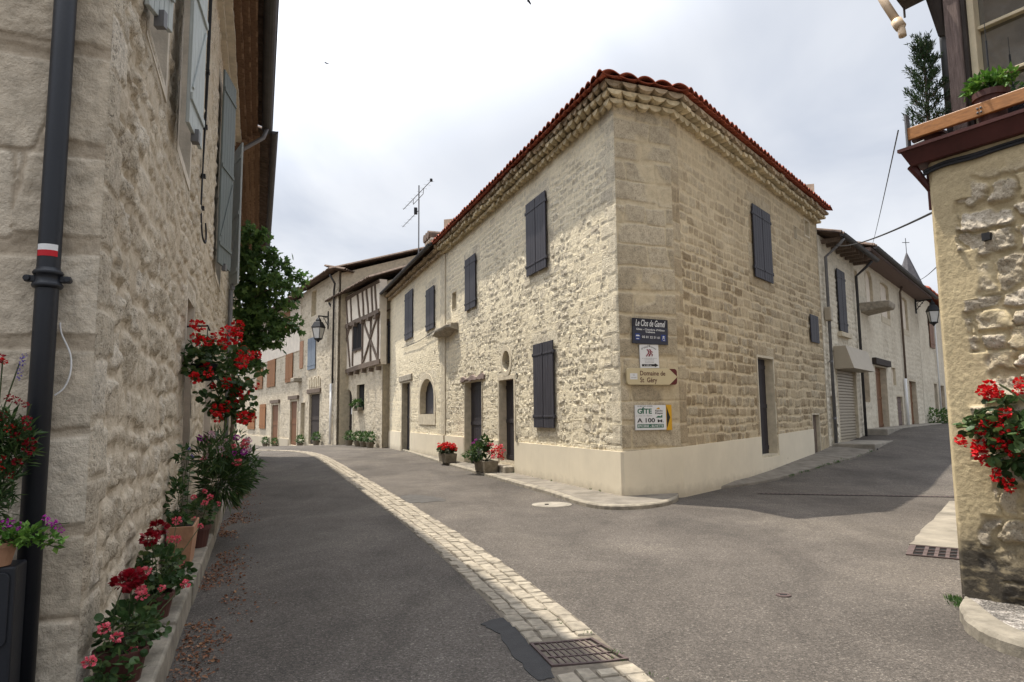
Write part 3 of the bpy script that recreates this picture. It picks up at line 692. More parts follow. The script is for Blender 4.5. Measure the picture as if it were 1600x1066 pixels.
    # mitre fillets at the two corners
    for (P, fa, fb, ea) in ((FL, FL, FC, 0.0), (FC, FC, FR, CW)):
        q = [fa(ea, -.02, 0), fa(ea, .045, 0), fb(0, .045, 0), fb(0, -.02, 0)] if P is FC else [FL(0, -.02, 0), FL(0, .045, 0), FC(0, .045, 0), FC(0, -.02, 0)]
        p = MB(); p.prism([(x, y, -.3) for x, y, _ in q], [(x, y, .898 if P is FL else .953) for x, y, _ in q]); p.build('plinth', M['plinth'], H)
    surrounds(H, [('door_surround', FL, D1, .10, .028, .26), ('door_surround', FL, D2, .05, .03, .24), ('window_surround', FL, OV, .14, .03, .2), ('niche_surround', FL, NI, .03, .012, .3),
        ('door_surround', FR, RD, .06, .024, .24), ('door_surround', FR, RS, .05, .02, .1), ('niche_surround', FR, RN, .05, .02, .12), ('niche_surround', FR, RM, .02, .02, .2)], M['dress'])
    door(H, FL, 5.72, 6.92, -.20, .30, 2.58, M['door'], 6)
    door(H, FL, 8.52, 10.36, -.20, .02, 2.68, M['door'], 8)
    door(H, FR, 4.42, 5.56, -.20, .56, 2.97, M['door'], 5)
    door(H, FR, 8.82, 9.50, -.08, .1, 1.52, M['oldwood'], 4, False, False)
    bk = MB(); bk.box(FL, 5.95, 6.67, -.3, -.18, 2.7, 3.45); bk.build('dark_pane', M['dark'], H)
    bk = MB(); bk.box(FL, 6.0, 6.62, -.085, -.07, 3.07, 3.085); bk.tube([FL(6.31, -.09, 2.8), FL(6.31, -.09, 3.4)], .008); bk.build('window_bar', M['iron'], H)
    for bx in ((FL, 11.4, 12.0, -.36, -.28, 5.3, 6.0), (FR, 9.1, 9.65, -.2, -.13, 7.0, 7.55), (FR, 8.05, 8.33, -.28, -.2, 6.7, 7.1)):
        bk = MB(); bk.box(*bx); bk.build('niche_back', M['dress'], H)
    pair(H, FL, 3.29, 4.56, .05, 5.10, 6.98, M['shutter']); pair(H, FL, 8.97, 10.12, .05, 5.03, 6.74, M['shutter']); pair(H, FL, 2.98, 4.19, .05, 1.30, 3.32, M['shutter'])
    pair(H, FR, 4.45, 5.78, .045, 4.99, 6.87, M['shutter'])
    mb = MB(); planks(mb, FR, 9.02, 9.86, .04, .07, 3.7, 4.54, 3); mb.build('shutter', M['shutter'], H, bevel=.003)
    # wooden lintel over the double door, step, wall rings, corbel
    l = MB(); r = random.Random(4); pts = []
    n = 14
    for k in range(n + 1):
        a = 8.2 + (10.75 - 8.2) * k / n; w = .10 + .05 * sin(k * 1.1) + r.uniform(-.015, .015)
        pts.append([FL(a, -.05, 2.70 + r.uniform(-.01, .02)), FL(a, .07 + r.uniform(-.01, .015), 2.70 + r.uniform(-.01, .03) + (.05 if k in (9, 10, 11) else 0)), FL(a, .06 + r.uniform(-.01, .015), 2.74 + w), FL(a, -.05, 2.76 + w)])
    vs = [q for p_ in pts for q in p_]; l.add(vs, [(k * 4 + e, k * 4 + (e + 1) % 4, k * 4 + 4 + (e + 1) % 4, k * 4 + 4 + e) for k in range(n) for e in range(4)] + [(0, 1, 2, 3), (n * 4, n * 4 + 1, n * 4 + 2, n * 4 + 3)])
    l.build('lintel', M['postwood'], H)
    st = MB(); st.box(FL, 5.75, 6.9, -.2, .28, -.05, .26); st.build('doorstep', M['greystone'], H, bevel=.03)
    for a, z in ((5.38, 2.62), (5.42, .98)):
        k = MB(); k.tube([FL(a + .055 * cos(t), .06, z + .075 * sin(t)) for t in np.linspace(0, 2 * pi, 14)], .011, 6); k.build('wall_ring', M['iron'], H)
    c = MB(); r = random.Random(9); rows = []
    for k in range(7):
        a = 11.15 + k * .46; e = 1 - abs(k - 3) / 4.2; zc = 4.62 + .03 * sin(k * 2)
        rows.append([FL(a, -.06, zc + .16), FL(a, .42 * e ** .4 + r.uniform(-.03, .03), zc + .14), FL(a, .45 * e ** .4 + r.uniform(-.04, .03), zc + .02), FL(a, .25 * e + r.uniform(-.03, .03), zc - .13 * e), FL(a, -.06, zc - .2 * e)])
    c.add([q for p_ in rows for q in p_], [(k * 5 + e, k * 5 + (e + 1) % 5, k * 5 + 5 + (e + 1) % 5, k * 5 + 5 + e) for k in range(6) for e in range(5)] + [tuple(range(5)), tuple(range(30, 35))])
    o = c.build('corbel_stone', M['greystone'], H, smooth=False, bevel=.03)
    # eaves
    P0 = FL(13.15, 0, 0)[:2]; P3 = FR(RL + .1, 0, 0)[:2]
    pt = Path([P0, (AX, AY), (BX, BY), P3], -1)
    if (pt.m[0] @ FL.n) < 0: pt = Path([P0, (AX, AY), (BX, BY), P3], 1)
    cn = MB()
    for i in range(3):
        sp = .245 if i != 1 else CW / 5
        tilerow(pt, i, cn, -.05, .17, 7.60, .10, sp, 5 + i); tilerow(pt, i, cn, -.05, .31, 7.735, .10, sp, 15 + i)
        band(pt, i, cn, -.05, .13, 7.675, 7.74); band(pt, i, cn, -.05, .26, 7.81, 7.86)
    cn.build('cornice', M['cornice'], H)
    cn = MB()
    for i in range(3):
        sp = .245 if i != 1 else CW / 5
        tilerow(pt, i, cn, -.05, .38, 7.85, .10, sp, 25 + i); band(pt, i, cn, -.05, .36, 7.935, 7.975)
    cn.build('upper_cornice', M['cornice2'], H)  # top row coloured darker than the two rows below
    rf = MB()
    for i in range(3):
        sp = .235 if i != 1 else CW / 5
        prof = [(.52 - k * .36 + e, 8.0 + (k * .36 - e) * .3 + (.018 if e == 0 else 0) + .012 * k) for k in range(4) for e in (0, -.355)]
        corrug(pt, i, rf, prof, sp, .078, .02, 10, .014, 40, .8)
        corrug(pt, i, rf, [(.48, 7.99), (-.3, 8.2)], sp, .03, .012, 8, .006, 45, 1.0, True)
    def pz(q, z): return (q[0], q[1], z)
    inner = [pt.at(0, 0, -.85), pt.at(0, 1, -.85), pt.at(2, 0, -.85), pt.at(2, 1, -.85)]
    ctr = FL(9.0, -3.6, 0); c2 = FR(RL, -3.9, 0); c3 = FL(13.15, -3.9, 0)
    top = [pz(inner[0], 8.43), pz(inner[1], 8.43), pz(inner[2], 8.43), pz(inner[3], 8.43), (c2[0], c2[1], 9.3), (c3[0], c3[1], 9.3)]
    rf.add(top, [(0, 1, 2, 3, 4, 5)])
    rf.build('roof', M['redtile'], H)
    # unseen ceiling added to block light; rear wall closes the volume
    k = MB(); q = [(*P0, 7.62), (AX, AY, 7.62), (BX, BY, 7.62), (*P3, 7.62)]; k.add(q, [(0, 1, 2, 3)])
    k.add([(*P0, -.1), (*P3, -.1), (*P3, 9), (*P0, 9)], [(0, 1, 2, 3)]); k.build('rear_wall', M['dress'], H)
    return H
corner_house()

# ------------------------------------------------------------------ pipes
def downpipe(parent, pts, r=.045, mat=None, collars=(), fr=None):
    mb = MB(); mb.tube(pts, r, 12)
    o = mb.build('downpipe', mat or M['zinc'], parent, smooth=True)
    for c in collars:
        k = MB(); k.tube([(c[0], c[1], c[2] - .03), (c[0], c[1], c[2] + .03)], r * 1.28, 12); k.build('pipe_collar', mat or M['zinc'], o)
    return o
def gutter(parent, pts, r=.075, mat=None):
    """half-round gutter along two points"""
    a, b = Vector(pts[0]), Vector(pts[1]); t = (b - a).normalized(); s = t.cross(Vector((0, 0, 1))).normalized(); mb = MB(); K = 9; vs = []
    for p in (a, b):
        for rr in (r, r * .86):
            for c in range(K):
                an = pi + pi * c / (K - 1); vs.append(p + s * cos(an) * rr + Vector((0, 0, 1)) * sin(an) * rr)
    fs = []
    for q in (0, K): fs += [(q + c, q + c + 1, 2 * K + q + c + 1, 2 * K + q + c) for c in range(K - 1)]
    fs += [(c, c + 1, K + c + 1, K + c) for c in range(K - 1)] + [(2 * K + c, 2 * K + c + 1, 3 * K + c + 1, 3 * K + c) for c in range(K - 1)]
    fs += [tuple(range(K)), tuple(range(2 * K, 3 * K))]
    mb.add(vs, fs); mb.tube([a + s * r, b + s * r], r * .13, 6)
    return mb.build('gutter', mat or M['zincdark'], parent)

# ------------------------------------------------------------------ second house on the left-hand street
def second_house():
    A0, A1 = 12.9, 27.5
    x, y, _ = FL(A0, 0, 0); H = thing('stone_house', 'cream stone house with a zinc gutter and arched shuttered window, adjoining the red-roofed corner house', 'house', (x, y, 0))
    W3 = poly_rect(18.2, 19.9, 5.08, 7.25); W4 = poly_rect(14.25, 15.6, 5.0, 6.68); AR = poly_arch(14.4, 16.82, 1.68, 3.10, .75); D3 = poly_rect(18.82, 20.66, 0, 3.14)
    ND = poly_rect(24.3, 25.9, 0, 2.8); W5 = poly_rect(23.9, 25.8, 4.35, 6.55)
    f = rubble_field((0.11, 0.26), (0.15, 0.5), 0.045, 0.026, 0.035, 111, [W3, W4, D3, AR], 0.32, lambda A, Z: 1 - .6 * sstep(3.6, 5, Z), .015, lambda A, Z: .6 - .25 * sstep(3, 5, Z),
                     lambda A, Z: 1 - sstep(.55, .6, A - A0))
    fr = Face(*FL(0, .05, 0)[:2], -20.357, True)
    wall('wall', fr, rng_axis(A0, A1, .055), np.concatenate([[-.3, .4], rng_axis(.8, 8.0, .045)]), M['wallL'], H, f, [AR, D3, ND])
    for a, b, z in ((A0, 18.72, .90), (20.76, 24.2, .88), (26.0, 26.8, .86)):
        p = MB(); p.box(fr, a, b, -.02, .045, -.3, z); p.build('plinth', M['plinth'], H)
    surrounds(H, [('window_surround', fr, AR, .22, .03, .28), ('door_surround', fr, D3, .1, .03, .3), ('door_surround', fr, ND, .05, .02, .3)], M['dress'])
    mb = MB()
    planks(mb, fr, 14.45, 16.8, -.27, -.22, 1.7, 2.6, 6)
    mb.prism([fr(a, -.27, z) for a, z in poly_arch(14.4, 16.82, 2.2, 3.1, .75)], [fr(a, -.225, z) for a, z in poly_arch(14.4, 16.82, 2.2, 3.1, .75)]); mb.build('shutter', M['shutter'], H)
    door(H, fr, 18.82, 20.66, -.24, 0, 3.14, M['door'], 7); door(H, fr, 24.3, 25.9, -.22, 0, 2.8, M['oldwood'], 5)
    pair(H, fr, 18.2, 19.9, .045, 5.08, 7.25, M['shutter'], 4); pair(H, fr, 14.25, 15.6, .045, 5.0, 6.68, M['shutter'], 4); pair(H, fr, 23.9, 25.8, .045, 4.35, 6.55, M['shutter'], 4)
    l = MB(); l.box(fr, 18.4, 21.2, -.05, .08, 3.2, 3.5); l.build('lintel', M['greystone'], H, bevel=.04)
    P0 = FL(A1, .05, 0)[:2]; P1 = FL(A0 + .1, .05, 0)[:2]; pt = Path([P0, P1], -1)
    if pt.m[0] @ FL.n < 0: pt = Path([P0, P1], 1)
    c = MB()
    for z, o in ((7.62, .16), (7.78, .30)): tilerow(pt, 0, c, -.05, o, z, .11, .26, 60); band(pt, 0, c, -.05, o - .06, z + .08, z + .16)
    c.build('cornice', M['cornice2'], H)
    r = MB(); corrug(pt, 0, r, [(.50 - k * .4, 8.02 + k * .11) for k in range(12)], .23, .09, .025, 8, .02, 70, .9); q = [FL(A0, -3.9, 0), FL(A1, -3.9, 0)]
    r.add([FL(A0, .02, 8.02), FL(A1, .02, 8.02), FL(A1, -3.9, 9.2), FL(A0, -3.9, 9.2), FL(A0, -3.9, 0), FL(A1, -3.9, 0)], [(0, 1, 2, 3), (3, 2, 5, 4)])
    rf = r.build('roof', M['oldtile'], H)
    gutter(H, [FL(A0 + .1, .57, 7.99), FL(A1 + .1, .57, 7.99)], .085)
    # chimney
    cx = FL(19.6, -1.4, 0)
    k = MB(); fr2 = lambda a, o, z: FL(19.6 + a, -1.4 + o, z)
    k.box(fr2, -.55, .55, -.45, .45, 8.2, 9.75); k.box(fr2, -.62, .62, -.52, .52, 9.75, 9.86)
    ch = k.build('chimney', M['plasterT'], rf, bevel=.015)
    k = MB()
    for a in (-.4, 0.0, .4):
        k.tube([fr2(a, -.6, 10.02), fr2(a, .6, 10.02)], .2, 10)
    k.box(fr2, -.62, .62, -.55, .55, 9.862, 10.0); k.build('chimney_cap', M['oldtile'], rf)
    # lean-to hood and pipes at the far end
    k = MB(); k.hexa([FL(24.0, .04, 7.15), FL(27.3, .04, 7.15), FL(27.3, .75, 6.75), FL(24.0, .75, 6.75), FL(24.0, .04, 7.25), FL(27.3, .04, 7.25), FL(27.3, .78, 6.85), FL(24.0, .78, 6.85)]); k.build('hood', M['oldtile'], H)
    k = MB(); k.box(FL, 24.2, 27.1, .03, .6, 6.35, 6.7); k.build('hood_bracket', M['oldwood'], H)
    downpipe(H, [FL(27.2, .5, 7.95), FL(27.2, .5, 7.7), FL(27.2, .16, 7.4), FL(27.2, .16, .05)], .05, M['zinc'])
    downpipe(H, [FL(27.0, .8, 6.8), FL(26.9, .75, 6.6), FL(26.4, .2, 6.2), FL(26.4, .14, 2.9), FL(26.0, .14, 2.85)], .045, M['zinc'])
    w = MB(); w.tube([FL(13.8, .12, 4.86), FL(17, .13, 4.74), FL(20.5, .12, 4.82)], .012, 5); w.build('wall_cable', M['iron'], H)
second_house()

# TV aerial on its roof
def aerial():
    b = (-5.0, 36.2, 9.0); T = thing('tv_aerial', 'tall thin TV aerial on a mast above the grey gutter', 'aerial', b)
    k = MB(); k.tube([(-5.0, 36.2, 8.7), (-5.0, 36.2, 14.15)], .035, 8); k.build('mast', M['zinc'], T)
    n0 = Vector((-4.1, 34.3, 13.75)); f0 = Vector((-6.15, 38.1, 13.4)); d = (f0 - n0)
    k = MB(); k.tube([n0, f0], .02, 6)
    for i in range(9):
        c = n0 + d * (i / 8.5 + .02); x = Vector((.88, .48, 0)) * (.2 - .008 * i); k.tube([c - x, c + x], .006, 5)
    k.tube([n0 + d * .25, n0 + d * .27 - Vector((0, 0, .28)), n0 + d * .62 - Vector((0, 0, .3)), n0 + d * .62], .018, 6)
    k.build('boom', M['zinc'], T)
    k = MB(); g0 = Vector((-5.0, 36.2, 12.75)); g1 = Vector((-6.2, 38.2, 12.4)); k.tube([g0, g1], .018, 6)
    for i in range(5): c = g0.lerp(g1, .15 + i * .2); k.tube([c - Vector((.12, .07, 0)), c + Vector((.12, .07, 0))], .006, 5)
    k.build('lower_boom', M['zinc'], T)
    k = MB(); k.box(lambda a, o, z: (n0.x + a, n0.y + o, n0.z + z), -.06, .06, -.1, .1, -.04, .07); k.build('junction_box', M['iron'], T)
    k = MB(); k.box(lambda a, o, z: (-5.2 + a, 36.4 + o, 12.75 + z), -.08, .08, -.1, .1, -.15, .2); k.build('junction_box', M['iron'], T)
aerial()

# ------------------------------------------------------------------ houses at the bend of the left-hand street
def simple_roof(parent, fr, a0, a1, z, over, back, rise, mat, sp=.25, amp=.09, seed=0, name='roof'):
    P0 = fr(a0, 0, 0)[:2]; P1 = fr(a1, 0, 0)[:2]; pt = Path([P0, P1], 1)
    if pt.m[0] @ fr.n < 0: pt = Path([P0, P1], -1)
    r = MB(); L = over + back; k = max(3, int(L / .5))
    corrug(pt, 0, r, [(over - L * j / k, z + rise * j / k) for j in range(k + 1)], sp, amp, .03, 6, .02, seed, .9)
    r.add([fr(a0, over - .06, z + .0), fr(a1, over - .06, z + .0), fr(a1, -back, z + rise - .02), fr(a0, -back, z + rise - .02)], [(0, 1, 2, 3)])
    if name != 'roof': return r.build(name, mat, parent)
    g = MB(); g.add([fr(a0, -back, z + rise - .02), fr(a1, -back, z + rise - .02), fr(a1, -back, -1), fr(a0, -back, -1)], [(0, 1, 2, 3)]); g.build('rear_wall', M['dress'], parent)
    e = .45 if name == 'roof' else 1.2
    for q in (a0 + e, a1 - e):
        g = MB(); g.add([fr(q, -.1, -1), fr(q, -.1, z - .1), fr(q, -back + .05, z + rise * back / (over + back) - .05), fr(q, -back + .05, -1)], [(0, 1, 2, 3)]); g.build('light_stop_gable', M['dress'], parent)  # unseen sheet inside each house end, added to stop light leaks
    return r.build(name, mat, parent)
def timber_house():
    x, y, _ = FT(0, 0, 0); H = thing('timber_house', 'half-timbered house with pale plaster panels and crooked dark beams over a stone ground floor', 'house', (x, y, 0))
    DA = poly_arch(5.1, 6.7, .15, 3.2, .6); GW = poly_rect(2.85, 4.25, 1.95, 3.4)
    f = rubble_field((.14, .26), (.2, .5), .06, .028, .035, 211, [DA, GW], .3)
    wall('wall', FT, rng_axis(0, 8.2, .06), rng_axis(-.3, 4.3, .05), M['wallF'], H, f, [DA, GW])
    surrounds(H, [('door_surround', FT, DA, .25, .03, .16), ('window_surround', FT, GW, .1, .03, .16)], M['dress'])
    mb = MB(); mb.prism([FT(a, -.15, z) for a, z in DA], [FT(a, -.10, z) for a, z in DA]); mb.box(FT, 5.8, 5.86, -.10, -.07, .2, 3.1); mb.box(FT, 5.1, 6.7, -.0995, -.072, 1.0, 1.08); mb.build('door', M['darkwood'], H)
    mb = MB(); mb.box(FT, 5.35, 5.65, -.098, -.085, 1.75, 2.15); mb.build('door_notice', M['white'], H)
    mb = MB(); mb.box(FT, 2.8, 4.3, -.15, -.12, 1.95, 3.4); mb.build('window_pane', M['dark'], H)
    # plaster upper storeys, jettied
    up = lambda a, o, z: FT(a, o + (.32 if z < 7.05 else .45), z)
    mb = MB(); mb.box(FT, 0, 8.2, -.2, .13, 4.3, 7.0); pl = mb.build('plaster_wall', M['plasterT'], H)
    mb = MB(); mb.box(FT, 0, 8.2, -.2, .21, 7.0, 8.75); mb.build('upper_plaster_wall', M['plasterT'], H)
    r = random.Random(5)
    def beam(p, q, w, o0, name='beam'):
        mb = MB(); n = 4; a = Vector(p); b = Vector(q); d = (b - a).normalized(); nn = Vector((-d.y, d.x)); vs = []
        for k in range(n + 1):
            c = a.lerp(b, k / n) + nn * r.uniform(-.035, .035); ww = w / 2 * r.uniform(.8, 1.15)
            for s_, o in ((1, o0 - .05), (1, o0 + .05), (-1, o0 + .05), (-1, o0 - .05)): v = c + nn * ww * s_; vs.append(FT(v.x, o, v.y))
        mb.add(vs, [(k * 4 + e, k * 4 + (e + 1) % 4, k * 4 + 4 + (e + 1) % 4, k * 4 + 4 + e) for k in range(n) for e in range(4)] + [(0, 1, 2, 3), (n * 4, n * 4 + 1, n * 4 + 2, n * 4 + 3)])
        mb.build(name, M['oldwood'], H)
    beam((0, 4.42), (8.2, 4.25), .24, .15); beam((0, 7.05), (8.2, 6.95), .26, .21); beam((0, 8.62), (8.2, 8.6), .2, .22)
    for a in (.25, 1.0, 1.75, 2.6, 3.3, 4.75, 5.6, 6.3, 7.1, 7.9): beam((a + r.uniform(-.1, .1), 7.1), (a + .35 + r.uniform(-.15, .15), 8.55), .15, .22)
    for p, q in (((.3, 4.5), (.3, 6.9)), ((2.9, 4.5), (2.95, 6.9)), ((4.75, 4.5), (4.7, 6.9)), ((7.9, 4.4), (7.6, 6.9)), ((.4, 4.6), (2.7, 6.8)), ((2.75, 4.6), (.5, 6.8)), ((5.2, 4.5), (6.0, 6.9)), ((7.4, 4.4), (5.4, 6.9)), ((6.4, 4.45), (6.9, 6.9)), ((2.95, 5.35), (4.7, 5.35)), ((1.5, 4.5), (1.55, 6.9))): beam(p, q, .15, .145)
    for a in (.3, 1.5, 2.7, 4.0, 5.2, 6.5, 7.7):
        mb = MB(); mb.box(FT, a - .13, a + .13, -.05, .36, 6.72, 6.93); mb.build('joist_end', M['oldwood'], H); mb = MB(); mb.box(FT, a - .1, a + .1, -.05, .27, 4.0, 4.2); mb.build('joist_end', M['oldwood'], H)
    mb = MB(); mb.box(FT, 2.95, 4.7, .135, .17, 5.45, 7.0); w = mb.build('window', M['dark'], H)
    mb = MB(); mb.box(FT, 2.9, 2.97, .13, .185, 5.4, 7.0); mb.box(FT, 4.68, 4.75, .13, .185, 5.4, 7.0); mb.box(FT, 3.81, 3.87, .13, .18, 5.4, 7.0); mb.box(FT, 2.9, 4.75, .13, .21, 5.35, 5.449); mb.build('window_frame', M['darkwood'], w)
    simple_roof(H, FT, -.2, 8.4, 8.75, .85, 5, 2.2, M['oldtile'], .27, .1, 3)
    downpipe(H, [FT(7.7, .8, 8.6), FT(7.8, .5, 8.2), FT(7.9, .2, 7.6), FT(7.9, .1, 4.3), FT(7.9, .1, 0)], .06, M['zincdark'])
timber_house()
def bend_house():
    x, y, _ = FS(0, 0, 0); H = thing('stone_house', 'tall old stone house with blue shutters and a big wall lantern at the bend', 'house', (x, y, 0))
    W1 = poly_rect(4.8, 6.05, 8.3, 10.0); DO = poly_rect(3.55, 6.1, -.15, 3.1); NA = poly_rect(7.2, 8.3, .1, 2.6); BW = poly_rect(4.65, 6.7, 4.72, 6.85)
    f = rubble_field((.16, .3), (.25, .6), .05, .03, .03, 311, [W1, DO, NA, BW], .35, None, .02, None, lambda A, Z: 1 - sstep(.5 + .4 * (np.floor(Z / .4) % 2), .55 + .4 * (np.floor(Z / .4) % 2), A))
    wall('wall', FS, rng_axis(0, 8.9, .06), rng_axis(-.8, 10.3, .06), M['wallF'], H, f, [W1, DO, NA])
    q_ = FT(6.75, 0, 0); c_ = FS(0, 0, 0); rl = math.hypot(q_[0] - c_[0], q_[1] - c_[1]) + .3
    fr = Face(c_[0], c_[1], math.degrees(atan2(q_[0] - c_[0], q_[1] - c_[1])), False)        # right-hand return wall
    wall('wall', fr, rng_axis(0, rl, .05), rng_axis(-.8, 10.3, .1), M['wallF'], H, rubble_field((.16, .3), (.25, .6), .05, .04, .03, 321))
    surrounds(H, [('window_surround', FS, W1, .1, .03, .3), ('door_surround', FS, DO, .15, .03, .3), ('door_surround', FS, NA, .1, .03, .3)], M['dress'])
    mb = MB(); mb.box(FS, 4.75, 6.1, -.3, -.25, 8.25, 10.05); mb.build('blocked_window', M['dress'], H)
    door(H, FS, 3.55, 6.1, -.12, -.15, 3.1, M['darkwood'], 8); mb = MB(); mb.box(FS, 7.15, 8.35, -.3, -.24, .1, 2.6); mb.build('blocked_doorway', M['greystone'], H)
    pair(H, FS, 4.7, 6.6, .05, 4.75, 6.85, M['blueshut'], 4)
    mb = MB(); mb.box(FS, 3.3, 6.5, -.05, .12, 3.15, 3.45); mb.build('lintel', M['oldwood'], H, bevel=.03)
    mb = MB()
    for k in range(7): mb.box(FS, 3.5 + k * .42, 3.72 + k * .42, -.02, .07, 3.55, 4.1 + .1 * (k % 2))
    mb.build('relieving_arch', M['dress'], H)
    mb = MB(); mb.box(FS, 8.0, 8.9, .0, .05, 5.0, 6.9); mb.build('brick_patch', M['terracotta'], H)
    mb = MB(); mb.box(FS, 8.3, 9.3, -.05, .55, 4.05, 4.35); mb.build('sink_stone', M['greystone'], H, bevel=.06)
    simple_roof(H, FS, -.6, 8.9, 10.25, .75, 6, 2.2, M['oldtile'], .27, .1, 5)
    simple_roof(H, fr, -.7, rl + 2.5, 10.22, .75, .6, .3, M['oldtile'], .27, .1, 6, 'side_roof')
    downpipe(H, [FS(-.15, .6, 10.0), FS(-.05, .25, 9.5), FS(.55, .12, 9.2), FS(.55, .12, 3.6)], .06, M['zincdark']); downpipe(H, [FS(.8, .12, 3.6), FS(.8, .12, 0)], .075, M['white'])
bend_house()
def far_house():
    x, y, _ = FS(8.9, 0, 0); H = thing('house', 'far house with orange wooden shutters and doors, stone below and pale render above', 'house', (x, y, -.5))
    D1 = poly_rect(15.2, 17.6, -.5, 2.6); D2 = poly_rect(9.3, 11.3, -.35, 2.75); S3 = poly_rect(20.0, 22.3, .7, 2.8)
    f = rubble_field((.16, .28), (.25, .6), .05, .025, .03, 411, [D1, D2], .3, lambda A, Z: 1 - sstep(6.1, 6.2, Z), .02, lambda A, Z: 1 - sstep(6.1, 6.25, Z))
    wall('wall', FS, rng_axis(8.9, 34, .1), rng_axis(-1.2, 10.0, .07), M['wallF'], H, f, [D1, D2])
    mb = MB(); mb.box(FS, 8.92, 34, -.03, .05, 6.3, 10.0); mb.build('rendered_wall', M['plasterT'], H)
    surrounds(H, [('door_surround', FS, D1, .2, .05, .16), ('door_surround', FS, D2, .2, .05, .16)], M['dress'])
    door(H, FS, 15.2, 17.6, -.07, -.5, 2.6, M['brownwood'], 7); door(H, FS, 9.3, 11.3, -.07, -.35, 2.75, M['brownwood'], 7)
    for a0, a1, z0, z1 in ((16.6, 19.6, 4.1, 6.3), (10.8, 13.0, 4.2, 6.3)): pair(H, FS, a0, a1, .06, z0, z1, M['orangewood'], 4)
    pair(H, FS, 12.0, 14.1, .06, 8.0, 9.6, M['orangewood'], 4); pair(H, FS, 19.9, 22.3, .06, .7, 2.75, M['orangewood'], 4); pair(H, FS, 24.4, 27.8, .06, .6, 2.4, M['orangewood'], 4); pair(H, FS, 21.5, 24, .06, 4.1, 6.3, M['orangewood'], 4)
    for a0, a1, z in ((14.8, 18.0, 2.75), (8.9, 11.7, 2.9)):
        mb = MB(); mb.box(FS, a0, a1, -.05, .15, z, z + .25); mb.build('lintel', M['oldwood'], H)
    mb = MB(); mb.box(FS, 11.6, 15, -.02, .09, -.9, .05); mb.box(FS, 18, 34, -.02, .09, -1.2, .05); mb.build('plinth', M['plinth'], H)
    simple_roof(H, FS, 8.85, 34, 10.0, .9, 6, 2.0, M['oldtile'], .27, .1, 8)
    gutter(H, [FS(8.9, .95, 9.95), FS(34, .95, 9.95)], .1)
far_house()

